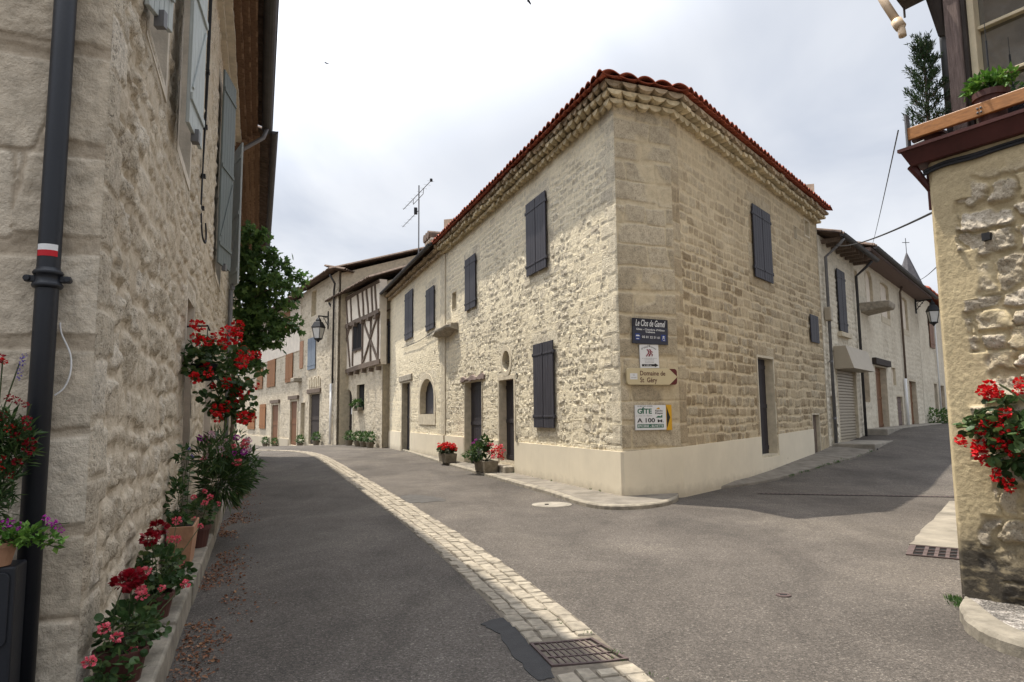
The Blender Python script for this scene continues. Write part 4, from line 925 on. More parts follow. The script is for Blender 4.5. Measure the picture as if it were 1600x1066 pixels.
# ------------------------------------------------------------------ houses up the right-hand street
def right_row():
    A0, A1 = 10.55, 15.2
    x, y, _ = FR(A0, 0, 0); H = thing('narrow_house', 'narrow pale stone house with a cream roller shutter beside the red-roofed corner house', 'house', (x, y, .5))
    G = poly_rect(11.85, 14.4, .6, 3.2); D = poly_rect(10.95, 11.5, .55, 2.1)
    f = rubble_field((.14, .26), (.2, .5), .05, .035, .03, 511, [G], .25, None, .018)
    fr = FR
    wall('wall', fr, rng_axis(A0, A1, .045), rng_axis(-.2, 7.3, .045), M['wallW'], H, f, [G, D])
    surrounds(H, [('garage_surround', fr, G, .08, .03, .3), ('door_surround', fr, D, .05, .02, .2)], M['dress'])
    mb = MB()
    for k in range(26): mb.box(fr, 11.85, 14.4, -.12, -.055, .6 + k * .1, .6 + k * .1 + .068)
    mb.box(fr, 11.85, 14.4, -.135, -.112, .6, 3.2); mb.build('roller_shutter', M['rollershut'], H)
    mb = MB(); mb.hexa([fr(11.6, .02, 3.0), fr(14.7, .02, 3.0), fr(14.7, .62, 3.0), fr(11.6, .62, 3.0), fr(11.6, .02, 3.75), fr(14.7, .02, 3.75), fr(14.7, .40, 3.75), fr(11.6, .40, 3.75)]); mb.build('shutter_box', M['rollershut'], H, bevel=.01)
    door(H, fr, 10.95, 11.5, -.12, .55, 2.1, M['darkwood'], 3, False, False)
    pair(H, fr, 12.45, 13.5, .05, 4.35, 6.5, M['shutter'], 4)
    mb = MB(); mb.box(fr, 12.3, 13.7, -.02, .16, 4.15, 4.3); mb.build('window_sill', M['dress'], H)
    simple_roof(H, fr, A0, A1 + .2, 7.25, .72, 4, 1.3, M['oldtile'], .25, .1, 11)
    for k in range(8):
        mb = MB(); a = A0 + .3 + k * .62; mb.box(fr, a, a + .12, .02, .62, 7.06, 7.19); mb.build('rafter_end', M['oldwood'], H)
    gutter(H, [fr(A0, .76, 7.2), fr(A1 + .3, .76, 7.2)], .09)
    downpipe(H, [fr(10.75, .74, 7.1), fr(10.8, .6, 6.95), fr(10.85, .14, 6.6), fr(10.85, .12, .4)], .05, M['zinc'], [fr(10.85, .12, 3.2), fr(10.85, .12, 1.4)])
    downpipe(H, [fr(15.0, .7, 7.1), fr(15.0, .5, 6.9), fr(15.0, .13, 6.6), fr(15.0, .12, .6)], .05, M['zincdark'])
    mb = MB(); mb.box(fr, 10.7, 10.95, .02, .24, 4.5, 4.95); mb.build('meter_box', M['rollershut'], H, bevel=.04)
    # long pale house with blind windows
    B0, B1 = 15.2, 29.2
    x, y, _ = fr(B0, 0, 0); Q = thing('long_house', 'long limewashed house up the slope with blind arched windows and deep wooden eaves', 'house', (x, y, .9))
    U = [poly_arch(17.1, 18.3, 5.75, 7.25, .45), poly_arch(19.85, 21.6, 5.65, 7.15, .1), poly_arch(24.3, 26.1, 5.55, 7.1, .1)]
    WL = poly_rect(15.55, 16.55, 1.95, 3.4); D1 = poly_rect(17.75, 19.85, .9, 3.4); D2 = poly_rect(25.1, 26.95, .92, 3.05); SD = poly_rect(21.8, 23.1, .9, 2.25); SL = poly_rect(15.35, 15.7, 6.2, 6.9); SW = poly_rect(21.1, 21.9, 2.75, 3.5)
    hs = [*U, WL, D1, D2, SD, SL, SW]
    f = rubble_field((.16, .3), (.25, .6), .06, .022, .04, 611, [WL, D1, D2], .25, None, .018, lambda A, Z: .75 * fbm(A * .7, Z * .7, 71, 3))
    wall('wall', fr, rng_axis(B0, B1, .07), rng_axis(.2, 7.6, .06), M['wallW'], Q, f, hs)
    surrounds(Q, [('window_surround', fr, h, .06, .015, .2) for h in [*U, WL, SL, SW]] + [('door_surround', fr, h, .08, .02, .3) for h in (D1, D2, SD)], M['dress'])
    for h in [*U, SL, SW]:
        mb = MB(); g = grow(h, .02); mb.prism([fr(a, -.2, z) for a, z in g], [fr(a, -.09, z) for a, z in g]); mb.build('blind_window', M['plasterT'], Q)
    door(Q, fr, 17.75, 19.85, -.22, .9, 3.4, M['brownwood'], 6); door(Q, fr, 25.1, 26.95, -.18, .92, 3.05, M['brownwood'], 6); door(Q, fr, 21.8, 23.1, -.06, .9, 2.25, M['postwood'], 5, True, False)
    mb = MB(); mb.box(fr, 15.55, 16.55, -.2, -.16, 1.95, 3.4); mb.build('window_pane', M['brownwood'], Q)
    mb = MB(); mb.box(fr, 17.4, 20.3, -.04, .16, 3.46, 3.72); mb.build('lintel', M['darkwood'], Q, bevel=.02)
    mb = MB(); mb.hexa([fr(15.9, -.05, 5.35), fr(17.3, -.05, 5.35), fr(17.2, .95, 5.5), fr(16.1, .95, 5.5), fr(15.8, -.05, 5.72), fr(17.4, -.05, 5.72), fr(17.25, 1.0, 5.74), fr(16.0, 1.0, 5.74)]); mb.build('spout_stone', M['greystone'], Q, bevel=.05)
    simple_roof(Q, fr, B0 - .4, B1 + .2, 7.62, .85, 5, 1.7, M['oldtile'], .26, .1, 13)
    mb = MB(); mb.box(fr, B0 - .3, B1, .0, .7, 7.46, 7.6); mb.build('eave_boards', M['postwood'], Q)
    gutter(Q, [fr(B0 - .4, .88, 7.56), fr(B1 + .3, .88, 7.56)], .09)
    downpipe(Q, [fr(23.9, .2, 7.45), fr(23.9, .1, 7.2), fr(23.9, .09, 3.1)], .05, M['oldwood']); downpipe(Q, [fr(23.6, .1, 3.1), fr(23.6, .1, .9)], .07, M['white'])
    # house at the top of the slope
    C0, C1 = 29.25, 46
    x, y, _ = fr(C0, 0, 0); Z = thing('house', 'white house at the top of the right-hand slope with a dark red roof', 'house', (x, y, .9))
    LD = poly_rect(33.0, 34.1, .95, 3.15); EW = poly_rect(32.5, 34.3, 5.2, 7.0); L2 = poly_rect(35.5, 37, .95, 3.1); L3 = poly_rect(30.5, 31.5, .95, 2.9)
    wall('wall', fr, rng_axis(C0, C1, .12), rng_axis(.2, 7.9, .09), M['wallW'], Z, rubble_field((.16, .3), (.25, .6), .06, .02, .04, 711, [LD], .25, None, .018, lambda A, Z: .4 + 0 * A), [LD, L2])
    surrounds(Z, [('door_surround', fr, LD, .08, .02, .25), ('door_surround', fr, L2, .08, .02, .25)], M['dress'])
    door(Z, fr, 33.0, 34.1, -.15, .95, 3.15, M['postwood'], 4); door(Z, fr, 35.5, 37, -.15, .95, 3.1, M['brownwood'], 5)
    pair(Z, fr, 32.5, 34.1, .05, 5.2, 7.0, M['brownwood'], 4)
    simple_roof(Z, fr, C0 + .1, C1, 8.1, .6, 5, 2.2, M['redtile'], .27, .1, 17)
    downpipe(Z, [fr(34.4, .1, 8.0), fr(34.4, .1, .9)], .05, M['white'])
    mb = MB()
    # church spire behind
    sx, sy = .5905 * 75, 75.0
    T = thing('church_spire', 'slate church spire with a cross rising behind the roofs', 'spire', (sx, sy, .9)); r = .95
    mb = MB(); mb.lathe((sx, sy, 0), [(2.0, -1), (2.0, 13.9), (1.9, 14.0), (.95, 16.7), (.04, 19.25)], 8, rot=.3); mb.build('steeple', mat_plain('slate_roofing', (.085, .08, .085), .8, .25, 3, .3, 8), T)
    mb = MB(); mb.tube([(sx, sy, 19.1), (sx, sy, 20.9)], .035, 6); mb.tube([(sx - .4, sy, 20.4), (sx + .4, sy, 20.4)], .035, 6); mb.build('cross', M['iron'], T)
right_row()

# ------------------------------------------------------------------ wall lanterns
def lantern(name, base_pt, fr, a, z, o, label, sc=1.0):
    x, y, zz = fr(a, o, z); T = thing(name, label, 'lamp', (x, y, zz), 'wrought iron wall lanterns')
    b = MB(); top = .55 * sc
    b.tube([fr(a, .0, z + top), fr(a, o, z + top + .02)], .022 * sc + .005, 6); b.tube([fr(a, .02, z + top - .35 * sc), fr(a, o * .55, z + top)], .014 * sc, 6)
    b.tube([fr(a, .03, z + top - .45 * sc), fr(a, .03, z + top + .2 * sc)], .03 * sc, 6)
    b.tube([fr(a, o * .3 + .09 * sc * cos(t), z + top - .12 * sc + .09 * sc * sin(t)) for t in np.linspace(0, 5, 12)], .01 * sc, 5); b.build('bracket', M['iron'], T)
    c = (x, y, zz)
    b = MB(); b.lathe(c, [(.24 * sc, .12 * sc), (.26 * sc, .15 * sc), (.15 * sc, .34 * sc), (.1 * sc, .36 * sc), (.1 * sc, .42 * sc), (.03 * sc, .5 * sc), (.02 * sc, .58 * sc)], 4, rot=.5); b.build('hood', M['iron'], T)
    b = MB(); b.lathe(c, [(.13 * sc, -.28 * sc), (.22 * sc, .118 * sc)], 4, rot=.5); b.build('glass', mat_plain('frosted_lamp_glass', (.62, .62, .6), .3, .05, 5, 0), T)
    b = MB()
    for k in range(4):
        an = pi / 2 * k + .5; b.tube([(x + .135 * sc * cos(an), y + .135 * sc * sin(an), zz - .28 * sc), (x + .225 * sc * cos(an), y + .225 * sc * sin(an), zz + .12 * sc)], .014 * sc, 5)
    b.lathe(c, [(.02 * sc, -.4 * sc), (.06 * sc, -.34 * sc), (.15 * sc, -.29 * sc), (.15 * sc, -.26 * sc)], 8); b.build('cage', M['iron'], T)
lantern('wall_lantern', None, FS, 2.0, 6.85, .62, 'black wall lantern on the old stone house left of the half-timbered house', 1.7)
lantern('wall_lantern', None, FR, 28.6, 6.55, .78, 'black wall lantern on a long iron arm up the right-hand street', 1.45)

# ------------------------------------------------------------------ left-hand houses in the shade
def left_house():
    x, y, _ = FF(0, 0, 0); H = thing('long_stone_house', 'tall grey limestone house in shade, with pale shutters, brick cornice and a striped trail mark', 'house', (x, y, 0))
    E = 13.92; o9 = 4.28
    D1 = poly_rect(8.95 - o9, 9.8 - o9, .1, 3.05); D2 = poly_rect(12.3 - o9, 13.9 - o9, .1, 3.0)
    W2 = poly_rect(7.35 - o9, 8.5 - o9, 4.35, 6.9); W3 = poly_rect(13.75 - o9, 15.4 - o9, 4.35, 7.9); W1 = poly_rect(5.35 - o9, 6.3 - o9, 4.45, 7.0)
    f = rubble_field((.14, .32), (.18, .55), .075, .036, .045, 811, [D1, D2, W1, W2, W3], .28, None, .032, lambda A, Z: .45 + .5 * fbm(A * .9, Z * .9, 81, 3),
                     lambda A, Z: 1 - sstep(.2 + .16 * (np.floor(Z / .42 + .3) % 2), .24 + .16 * (np.floor(Z / .42 + .3) % 2), A))
    wall('wall', FH, np.concatenate([rng_axis(0, 3.2, .02), rng_axis(3.24, E, .05)]), np.concatenate([rng_axis(-.1, 4.8, .024), rng_axis(4.85, 8.7, .05)]), M['wallH'], H, f, [D1, D2, W1, W2, W3])
    def ff(A, Z):
        d, ra, rb = masonry(A + 20, Z, (.42, .62), (.5, .95), .025, 831); e = sstep(.004, .022, d); rg = fbm(A * 11, Z * 11, 83, 6, .62)
        rough = np.where(rb > .45, 1.0, .45)
        return .010 * e + .038 * (rg - .5) * rough + .012 * (rb - .5), .25 + .75 * e, ra, e * 0 + 1
    wall('wall', FF, np.concatenate([np.linspace(-6, -.9, 12), rng_axis(-.86, 0, .012)]), np.concatenate([rng_axis(-.1, 4.4, .014), [5, 6, 7, 8.7]]), M['wallA'], H, ff)
    surrounds(H, [('door_surround', FH, D1, .08, .02, .35), ('door_surround', FH, D2, .08, .02, .35), ('window_surround', FH, W1, .1, .025, .25), ('window_surround', FH, W2, .1, .025, .25), ('window_surround', FH, W3, .1, .025, .25)], M['dressH'])
    for h, m in ((D1, 'brownwood'), (D2, 'brownwood')):
        door(H, FH, h[0][0], h[1][0], -.28, .1, h[2][1], M[m], 4)
    for h in (W1, W2, W3):
        mb = MB(); mb.box(FH, h[0][0], h[1][0], -.24, -.2, h[0][1], h[2][1]); p = mb.build('window', M['glass'], H)
        k = MB(); c = (h[0][0] + h[1][0]) / 2
        k.box(FH, c - .04, c + .04, -.2, -.15, h[0][1], h[2][1])
        for z in np.linspace(h[0][1], h[2][1], 5): k.box(FH, h[0][0], h[1][0], -.199, -.16, z - .03, z + .03)
        k.build('window_frame', M['white'], p)
    # open shutters standing a little off the wall
    def leaf(s0, d0, s1, d1, z0, z1, mat):
        p0 = np.array(ST(s0, d0)[:2]); p1 = np.array(ST(s1, d1)[:2]); w = np.linalg.norm(p1 - p0); az = math.degrees(atan2(p1[0] - p0[0], p1[1] - p0[1]))
        fr = Face(p0[0], p0[1], az, False); mb = MB(); planks(mb, fr, 0, w, 0, .035, z0, z1, 5)
        lf = mb.build('shutter', M[mat], H, bevel=.004)
        for t in (.1, .5, .9):
            h = MB(); z = z0 + (z1 - z0) * t; h.box(fr, .0, w - .02, .036, .055, z - .035, z + .035); h.build('batten', M[mat], lf, bevel=.004)
        h = MB(); h.hexa([fr(.04, .036, z0 + (z1 - z0) * .14), fr(.1, .036, z0 + (z1 - z0) * .14), fr(.1, .05, z0 + (z1 - z0) * .14), fr(.04, .05, z0 + (z1 - z0) * .14), fr(w - .1, .036, z0 + (z1 - z0) * .46), fr(w - .04, .036, z0 + (z1 - z0) * .46), fr(w - .04, .05, z0 + (z1 - z0) * .46), fr(w - .1, .05, z0 + (z1 - z0) * .46)]); h.build('brace', M[mat], lf)
        h = MB(); h.box(fr, w * .4, w * .55, .0, .07, z0 - .07, z0 + .05); h.build('shutter_catch', M['zinc'], lf)
    leaf(4.98, -.81, 5.32, -.70, 4.42, 7.0, 'greyshut'); leaf(6.65, -.70, 7.32, -.64, 4.3, 6.9, 'greyshut'); leaf(12.95, -.77, 13.75, -.60, 4.35, 7.95, 'darkgreyshut'); leaf(15.45, -.62, 14.75, -.44, 4.32, 7.3, 'greyshut')
    # brick cornice, gutter, pipe
    for k in range(5):
        c = MB(); r = random.Random(20 + k); a = -.02
        while a < E:
            w = .2 + r.uniform(-.02, .02)
            c.box(FH, a, min(E, a + w - .014), -.05, .12 + k * .13 + r.uniform(-.008, .008), 8.52 + k * .105, 8.52 + k * .105 + .088); a += w
        c.box(FH, 0, E, -.05, .09 + k * .13, 8.515 + k * .105, 8.62 + k * .105); c.build('cornice_course', M['brick'] if k > 1 else M['dressH'], H)
    simple_roof(H, FH, -.3, E + .05, 9.14, .86, 6, 2.0, M['oldtile'], .25, .09, 21)
    gutter(H, [FH(-.3, .86, 9.10), FH(E + .1, .86, 9.10)], .125)
    mb = MB(); mb.add([FF(-6, 0, 8.6), FF(0, 0, 8.6), FF(0, 0, 9.2), FF(-6, 0, 11)], [(0, 1, 2, 3)]); mb.build('gable', M['dressH'], H)
    zz = 8.3
    downpipe(H, [FH(E - .2, .86, 9.0), FH(E - .2, .78, 8.75), FH(E - .15, .3, 8.4), FH(E - .1, .14, 8.1), FH(E - .1, .13, 2.6), FH(E - .1, .13, .1)], .055, M['zinc'], [FH(E - .1, .13, 5.2), FH(E - .1, .13, 2.6)])
    # cast iron downpipe on the front, with collar and trail mark
    px = -.215; po = .09
    mb = MB(); mb.tube([FF(px, po, -.1), FF(px, po, 2.33), FF(px - .0, po, 2.40), FF(px + .0, po, 9)], .0545, 24); dp = mb.build('downpipe', M['castpipe'], H, smooth=True)
    mb = MB(); c = FF(px, po, 0)
    mb.lathe((c[0], c[1], 0), [(.055, 2.29), (.068, 2.295), (.073, 2.305), (.068, 2.318), (.060, 2.325), (.060, 2.36), (.066, 2.362), (.072, 2.372), (.066, 2.385), (.058, 2.39), (.056, 2.40)], 24); mb.build('pipe_collar', M['castpipe'], dp, smooth=True)
    mb = MB(); mb.box(FF, px - .105, px + .105, po - .02, po + .012, 2.325, 2.36)
    for sx in (-1, 1): mb.tube([FF(px + sx * .092, po - .03, 2.342), FF(px + sx * .092, po + .024, 2.342)], .017, 10)
    mb.build('pipe_clamp', M['castpipe'], dp, bevel=.004)
    for nm, z0, z1, mt in (('trail_mark', 2.49, 2.522, M['white']), ('trail_mark', 2.458, 2.49, flat('trail_red', (.5, .012, .02)))):
        vs = []; K = 9
        for z in (z0, z1):
            for k in range(K):
                t = -.95 + 1.9 * k / (K - 1); vs.append(FF(px + .0562 * sin(t), po + .0562 * cos(t), z))
        mb = MB(); mb.add(vs, [(k, k + 1, K + k + 1, K + k) for k in range(K - 1)]); mb.build(nm, mt, dp, smooth=True)
    mb = MB(); mb.tube(cat([FF(-.16, .035, 2.12), FF(-.15, .035, 2.06), FF(-.105, .03, 1.95), FF(-.1, .03, 1.85), FF(-.125, .03, 1.77), FF(-.165, .035, 1.73)], 6), .0045, 6); mb.build('white_cable', M['white'], H)
    # black cables hanging on the street side
    mb = MB()
    for k in range(3):
        mb.tube(cat([FH(9.95 - o9, .05 + .012 * k, 9.0), FH(9.95 - o9, .045 + .012 * k, 6.5), FH(9.9 - o9 - .02 * k, .05, 4.8), FH(9.9 - o9, .05, 4.4), FH(9.95 - o9 + .03 * k, .07, 4.08), FH(10.1 - o9 + .03 * k, .1, 4.02), FH(10.2 - o9, .1, 4.12 + .04 * k), FH(10.15 - o9, .09, 4.3)], 6), .011, 6)
    for z in (6.4, 5.6, 4.9, 4.45): mb.box(FH, 9.9 - o9, 10.0 - o9, .02, .085, z - .02, z + .02)
    mb.build('hanging_cables', M['iron'], H)
    # second house beyond
    x, y, _ = FH(E, 0, 0); Q = thing('stone_house', 'further grey stone house in shade behind the climbing vine, with a dark gutter', 'house', (x, y, 0))
    f2 = rubble_field((.15, .34), (.22, .6), .09, .03, .05, 841, [], .28, None, .03); fq = Face(*FH(0, -.03, 0)[:2], -20.357, False)
    w = wall('wall', fq, rng_axis(E, E + 14, .08), rng_axis(-.1, 8.6, .07), M['wallH'], Q, f2)
    for k in range(5):
        c = MB(); r = random.Random(30 + k); a = E + .02
        while a < E + 14:
            w_ = .21 + r.uniform(-.02, .02); c.box(fq, a, a + w_ - .014, -.05, .2 + k * .13, 8.45 + k * .105, 8.45 + k * .105 + .088); a += w_
        c.box(fq, E, E + 14, -.05, .17 + k * .13, 8.445 + k * .105, 8.55 + k * .105); c.build('cornice_course', M['brick'], Q)
    simple_roof(Q, fq, E + .1, E + 14, 9.05, 1.0, 6, 2.0, M['oldtile'], .25, .09, 22); gutter(Q, [fq(E - .1, 1.07, 9.0), fq(E + 14, 1.07, 9.0)], .09)
    mb = MB(); mb.box(fq, E + 4.2, E + 5.4, .02, .1, 6.6, 7.1); mb.build('lintel', M['darkwood'], Q)
left_house()

# ------------------------------------------------------------------ right-hand house at the frame's edge
def right_house():
    x, y, _ = FP(0, 0, 0); H = thing('rendered_house', 'beige rendered rubble house at the right edge with a balcony window above', 'house', (x, y, 0))
    def f(A, Z):
        d, ra, rb, tl = masonry(A * .9 + 7, Z, (.14, .27), (.18, .42), .075, 921, True)
        rg = fbm(A * 11, Z * 14, 922, 5, .7); big = fbm(A * 5, Z * 5, 923, 4)
        tooth = np.where(np.floor(Z / .43 + .2) % 2 > .5, .20, .33)
        expo = sstep(-.005, .02, (-A) - tooth + .16 * (big - .5)) * sstep(.02, .15, rb + .3 * (big - .5)) * (1 - sstep(3.35, 3.6, Z))
        e = sstep(.012, .03, d + .05 * (rg - .5))
        stone = expo * e
        ren = .045 + .006 * (fbm(A * 40, Z * 40, 925, 2) - .5) + .02 * (fbm(A * 2.2, Z * 2.2, 924, 2) - .5)
        st = .018 + .034 * e * (.4 + .8 * rb) + tl * .9 + .075 * (rg - .5)
        lip = expo * (1 - e)
        return ren * (1 - np.maximum(stone, .8 * lip)) + st * stone + .005 * .8 * lip, stone * (.5 + .5 * rg), ra, expo * 0
    wall('wall', FP, np.concatenate([np.linspace(-5, -1.1, 14), rng_axis(-1.06, 0, .010)]), rng_axis(-.1, 3.85, .012), M['wallP'], H, f)
    mb = MB(); fr = Face(3.66, 5.78, 40, False); mb.add([fr(0, 0, -.1), fr(9, 0, -.1), fr(9, 0, 6.5), fr(0, 0, 3.85)], [(0, 1, 2, 3)])
    mb.add([FP(0, 0, 3.85), FP(-5, 0, 3.85), FP(-5, -6, 3.85), fr(6, 0, 3.85)], [(0, 1, 2, 3)]); mb.build('side_wall', M['plasterT'], H)
    # oxblood balcony edge and its corner bracket
    mb = MB(); mb.hexa([FP(.12, -.35, 3.74), FP(-5, -.35, 3.74), FP(-5, .10, 3.74), FP(.10, .10, 3.74), FP(.16, -.35, 3.86), FP(-5, -.35, 3.86), FP(-5, .15, 3.88), FP(.16, .15, 3.88)]); led = mb.build('balcony_edge', M['fascia'], H, bevel=.008)
    mb = MB(); mb.box(FP, -5, .17, .12, .165, 3.872, 3.90); mb.build('edge_lip', M['fascia'], led)
    mb = MB(); mb.tube([FP(.12, .04, 3.76), FP(.07, .02, 3.66), FP(.03, -.02, 3.56), FP(.012, -.05, 3.5)], [.04, .032, .025, .02], 8); mb.tube([FP(.02, -.04, 3.7), FP(.02, -.04, 3.35)], .02, 8); mb.build('corner_bracket', M['fascia'], led)
    for o, z in ((.05, 3.70), (.055, 3.675), (.03, 3.715)):
        mb = MB(); mb.tube(cat([FP(.02, o, z - .03), FP(-.15, o, z), FP(-.4, o + .01, z - .012), FP(-.7, o, z + .004), FP(-2, o, z), FP(-5, o, z)], 4), .013, 6); mb.build('black_cable', M['iron'], H)
    mb = MB(); mb.box(FP, -.46, -.40, .04, .085, 2.96, 3.02); mb.build('wall_fitting', M['iron'], H)
    # rail plank, bracket, bolts
    mb = MB(); mb.box(FP, -5, .085, .10, .14, 3.965, 4.075); rl = mb.build('rail_plank', M['railwood'], H, bevel=.006)
    mb = MB(); mb.box(FP, .083, .097, .09, .15, 3.88, 4.2); mb.tube([FP(.09, .12, 3.90), FP(.02, .15, 3.90), FP(-.06, .155, 3.905)], .012, 6); mb.build('rail_bracket', M['zinc'], H)
    for a in (-.475, -.50):
        for z in (3.995, 4.03): mb = MB(); q = Vector(FP(a, .141, z)); n = Vector((*FP.n, 0)); mb.tube([q, q + n * .006, q + n * .011], [.009, .008, .003], 10); mb.build('bolt', M['zinc'], rl)
    # post, window, pipes
    mb = MB(); mb.box(FP, -.325, -.205, -.16, -.03, 3.86, 6.4); mb.build('timber_post', M['postwood'], H, bevel=.012)
    mb = MB(); mb.box(FP, -.36, -.331, -.18, -.06, 3.86, 6.4); mb.build('post_trim', M['darkwood'], H)
    mb = MB(); mb.box(FP, -2.2, -.36, -.2, -.19, 3.86, 6.4); win = mb.build('window_glass', M['glass'], H)
    mb = MB(); mb.box(FP, -.415, -.362, -.19, -.09, 3.86, 6.4); mb.box(FP, -.90, -.86, -.19, -.11, 3.86, 6.4)
    for z in (4.36, 4.82, 5.3): mb.box(FP, -2.2, -.4151, -.189, -.13, z, z + .028)
    mb.build('window_frame', M['cream'], win, bevel=.004)
    mb = MB(); mb.tube([FP(-.13, -.2, 3.86), FP(-.13, -.2, 6.4)], .045, 14); mb.build('downpipe', M['zinc'], H, smooth=True)
    mb = MB(); mb.box(FP, -5, .02, -.9, .02, 5.42, 5.5); mb.hexa([FP(-.22, -.1, 5.42), FP(-.05, -.1, 5.42), FP(-.05, .0, 5.42), FP(-.22, 0, 5.42), FP(-.16, -.14, 4.9), FP(-.12, -.14, 4.9), FP(-.12, -.1, 4.9), FP(-.16, -.1, 4.9)]) ; mb.build('eave_soffit', M['darkwood'], H)
    mb = MB(); mb.tube([FP(.32, .12, 5.64), FP(.20, .12, 5.31), FP(.105, .12, 5.08)], .036, 16); mb.tube([FP(.115, .12, 5.10), FP(.098, .12, 5.055), FP(.08, .12, 5.02)], .047, 16); mb.tube([FP(.082, .12, 5.04), FP(.072, .12, 4.95), FP(.07, .12, 4.93)], .033, 16); mb.build('beige_spout', M['beigepvc'], H, smooth=True)
    mb = MB(); mb.tube([FP(.05, .1, 5.2), FP(.045, .11, 5.1)], .01, 5); mb.hexa([FP(.09, .02, 5.22), FP(-.12, .02, 5.22), FP(-.12, .2, 5.24), FP(.06, .2, 5.24), FP(.09, .02, 5.42), FP(-.12, .02, 5.42), FP(-.12, .2, 5.42), FP(.09, .2, 5.42)]); mb.build('gutter_bracket', M['darkwood'], H)
right_house()

# ------------------------------------------------------------------ pavements, kerbs, drains
def strip(name, outer, inner, z0, z1, mat, bevel=.015):
    """pavement between two lines of world points, sitting on the ground"""
    mb = MB(); n = len(outer); vs = []
    for i in range(n):
        (ox, oy), (ix, iy) = outer[i], inner[i]; go = ground_h(ox, oy); gi = ground_h(ix, iy)
        d = Vector((ix - ox, iy - oy)); L = max(.001, d.length); d = d / L; w = min(.035, L * .3)
        vs += [(ox, oy, go - .05), (ox + d.x * .008, oy + d.y * .008, go + z0 * .75), (ox + d.x * w, oy + d.y * w, go + z0), (ix, iy, gi + z1)]
    mb.add(vs, [(i * 4 + k, i * 4 + k + 1, (i + 1) * 4 + k + 1, (i + 1) * 4 + k) for i in range(n - 1) for k in range(3)] + [(0, 1, 2, 3), (n * 4 - 4, n * 4 - 3, n * 4 - 2, n * 4 - 1)])
    return structure(mb.build(name, mat, None, smooth=False))
def wob(pts, amp, seed): r = random.Random(seed); return [(x + r.uniform(-amp, amp), y + r.uniform(-amp, amp)) for x, y in pts]
def lerp2(a, b, t): return (a[0] + (b[0] - a[0]) * t, a[1] + (b[1] - a[1]) * t)
_o = cat([S2(32, 6.36), S2(28, 6.15), S2(24, 5.93), S2(20, 5.76), S2(16, 5.63), S2(13, 5.53), S2(11.0, 5.40), S2(10.42, 5.62), S2(10.28, 6.15), S2(10.5, 6.75), S2(11.0, 7.32), S2(11.6, 7.68)], 8)
_i = cat([S2(32, 6.40), S2(28, 6.40), S2(24, 6.40), S2(20, 6.40), S2(16, 6.40), S2(13.4, 6.40), S2(11.8, 6.38), (AX - .03, AY - .0), (AX + .2, AY + .05), (AX + .55, AY + .2), (BX - .2, BY - .1), (BX + .05, BY + .02)], 8)
_k = [lerp2(a, b, min(1, .17 / max(.02, math.hypot(b[0] - a[0], b[1] - a[1])))) for a, b in zip(_o, _i)]
_k2 = [lerp2(a, b, min(1, .178 / max(.02, math.hypot(b[0] - a[0], b[1] - a[1])))) for a, b in zip(_o, _i)]
strip('kerb', wob(_o, .012, 3), _k, .075, .08, M['kerbstone']); strip('pavement', _k2, _i, .076, .095, M['footway'])
_o = [FR(a, .02 + o, 0)[:2] for a, o in ((1.7, .02), (2.6, .22), (3.6, .38), (5, .56), (6.5, .72), (8, .92), (9.4, 1.1), (10.6, 1.2))]
_i = [FR(a, .0, 0)[:2] for a in (1.7, 2.6, 3.6, 5, 6.5, 8, 9.4, 10.6)]
strip('pavement', wob(_o, .02, 5), _i, .06, .13, M['footway'])
def block(fr, a0, a1, o0, o1, z0, z1, name, mat, bev=.03): mb = MB(); mb.box(fr, a0, a1, o0, o1, z0, z1); return structure(mb.build(name, mat, None, bevel=bev))
block(FR, 10.7, 15.4, .05, 1.25, -.1, .62, 'pavement', M['concrete']); block(FR, 15.41, 29, .02, .75, .2, .97, 'pavement', M['concrete'])
mb = MB(); mb.tube([FR(10.95, 1.27, .36), FR(10.95, 1.0, .36)], .12, 14); structure(mb.build('culvert', M['dark']))  # solid black plug paints the inner darkness of the culvert mouth
mb = MB(); mb.prism([(*q, -.1) for q in (S2(11.1, 7.5), S2(10.7, 7.2))] + [(BX + .05, BY - .02, -.1)], [(*q, .045) for q in (S2(11.1, 7.5), S2(10.7, 7.2))] + [(BX + .05, BY - .02, .05)])
# low stone ledge along the left-hand wall, with the fill behind it
rr = random.Random(12); s_ = .6; k = 0
mb = MB()
while s_ < 17.2:
    L_ = rr.uniform(.8, 1.3); j = rr.uniform(-.008, .008); z = .2 + rr.uniform(-.012, .008)
    q = [ST(s_ + .006, -.485 + j), ST(s_ + L_ - .006, -.485 + j), ST(s_ + L_ - .006, -.64), ST(s_ + .006, -.64)]
    mb.prism([(a, b, -.1) for a, b, _ in q], [(a, b, z) for a, b, _ in q]); s_ += L_
structure(mb.build('stone_ledge', M['kerbstone'], None, bevel=.018))
mb = MB(); q = [ST(.6, -.63), ST(17.2, -.63), ST(17.2, -.9), ST(.6, -.9)]; mb.prism([(a, b, -.1) for a, b, _ in q], [(a, b, .165) for a, b, _ in q]); structure(mb.build('ledge_fill', M['soil']))
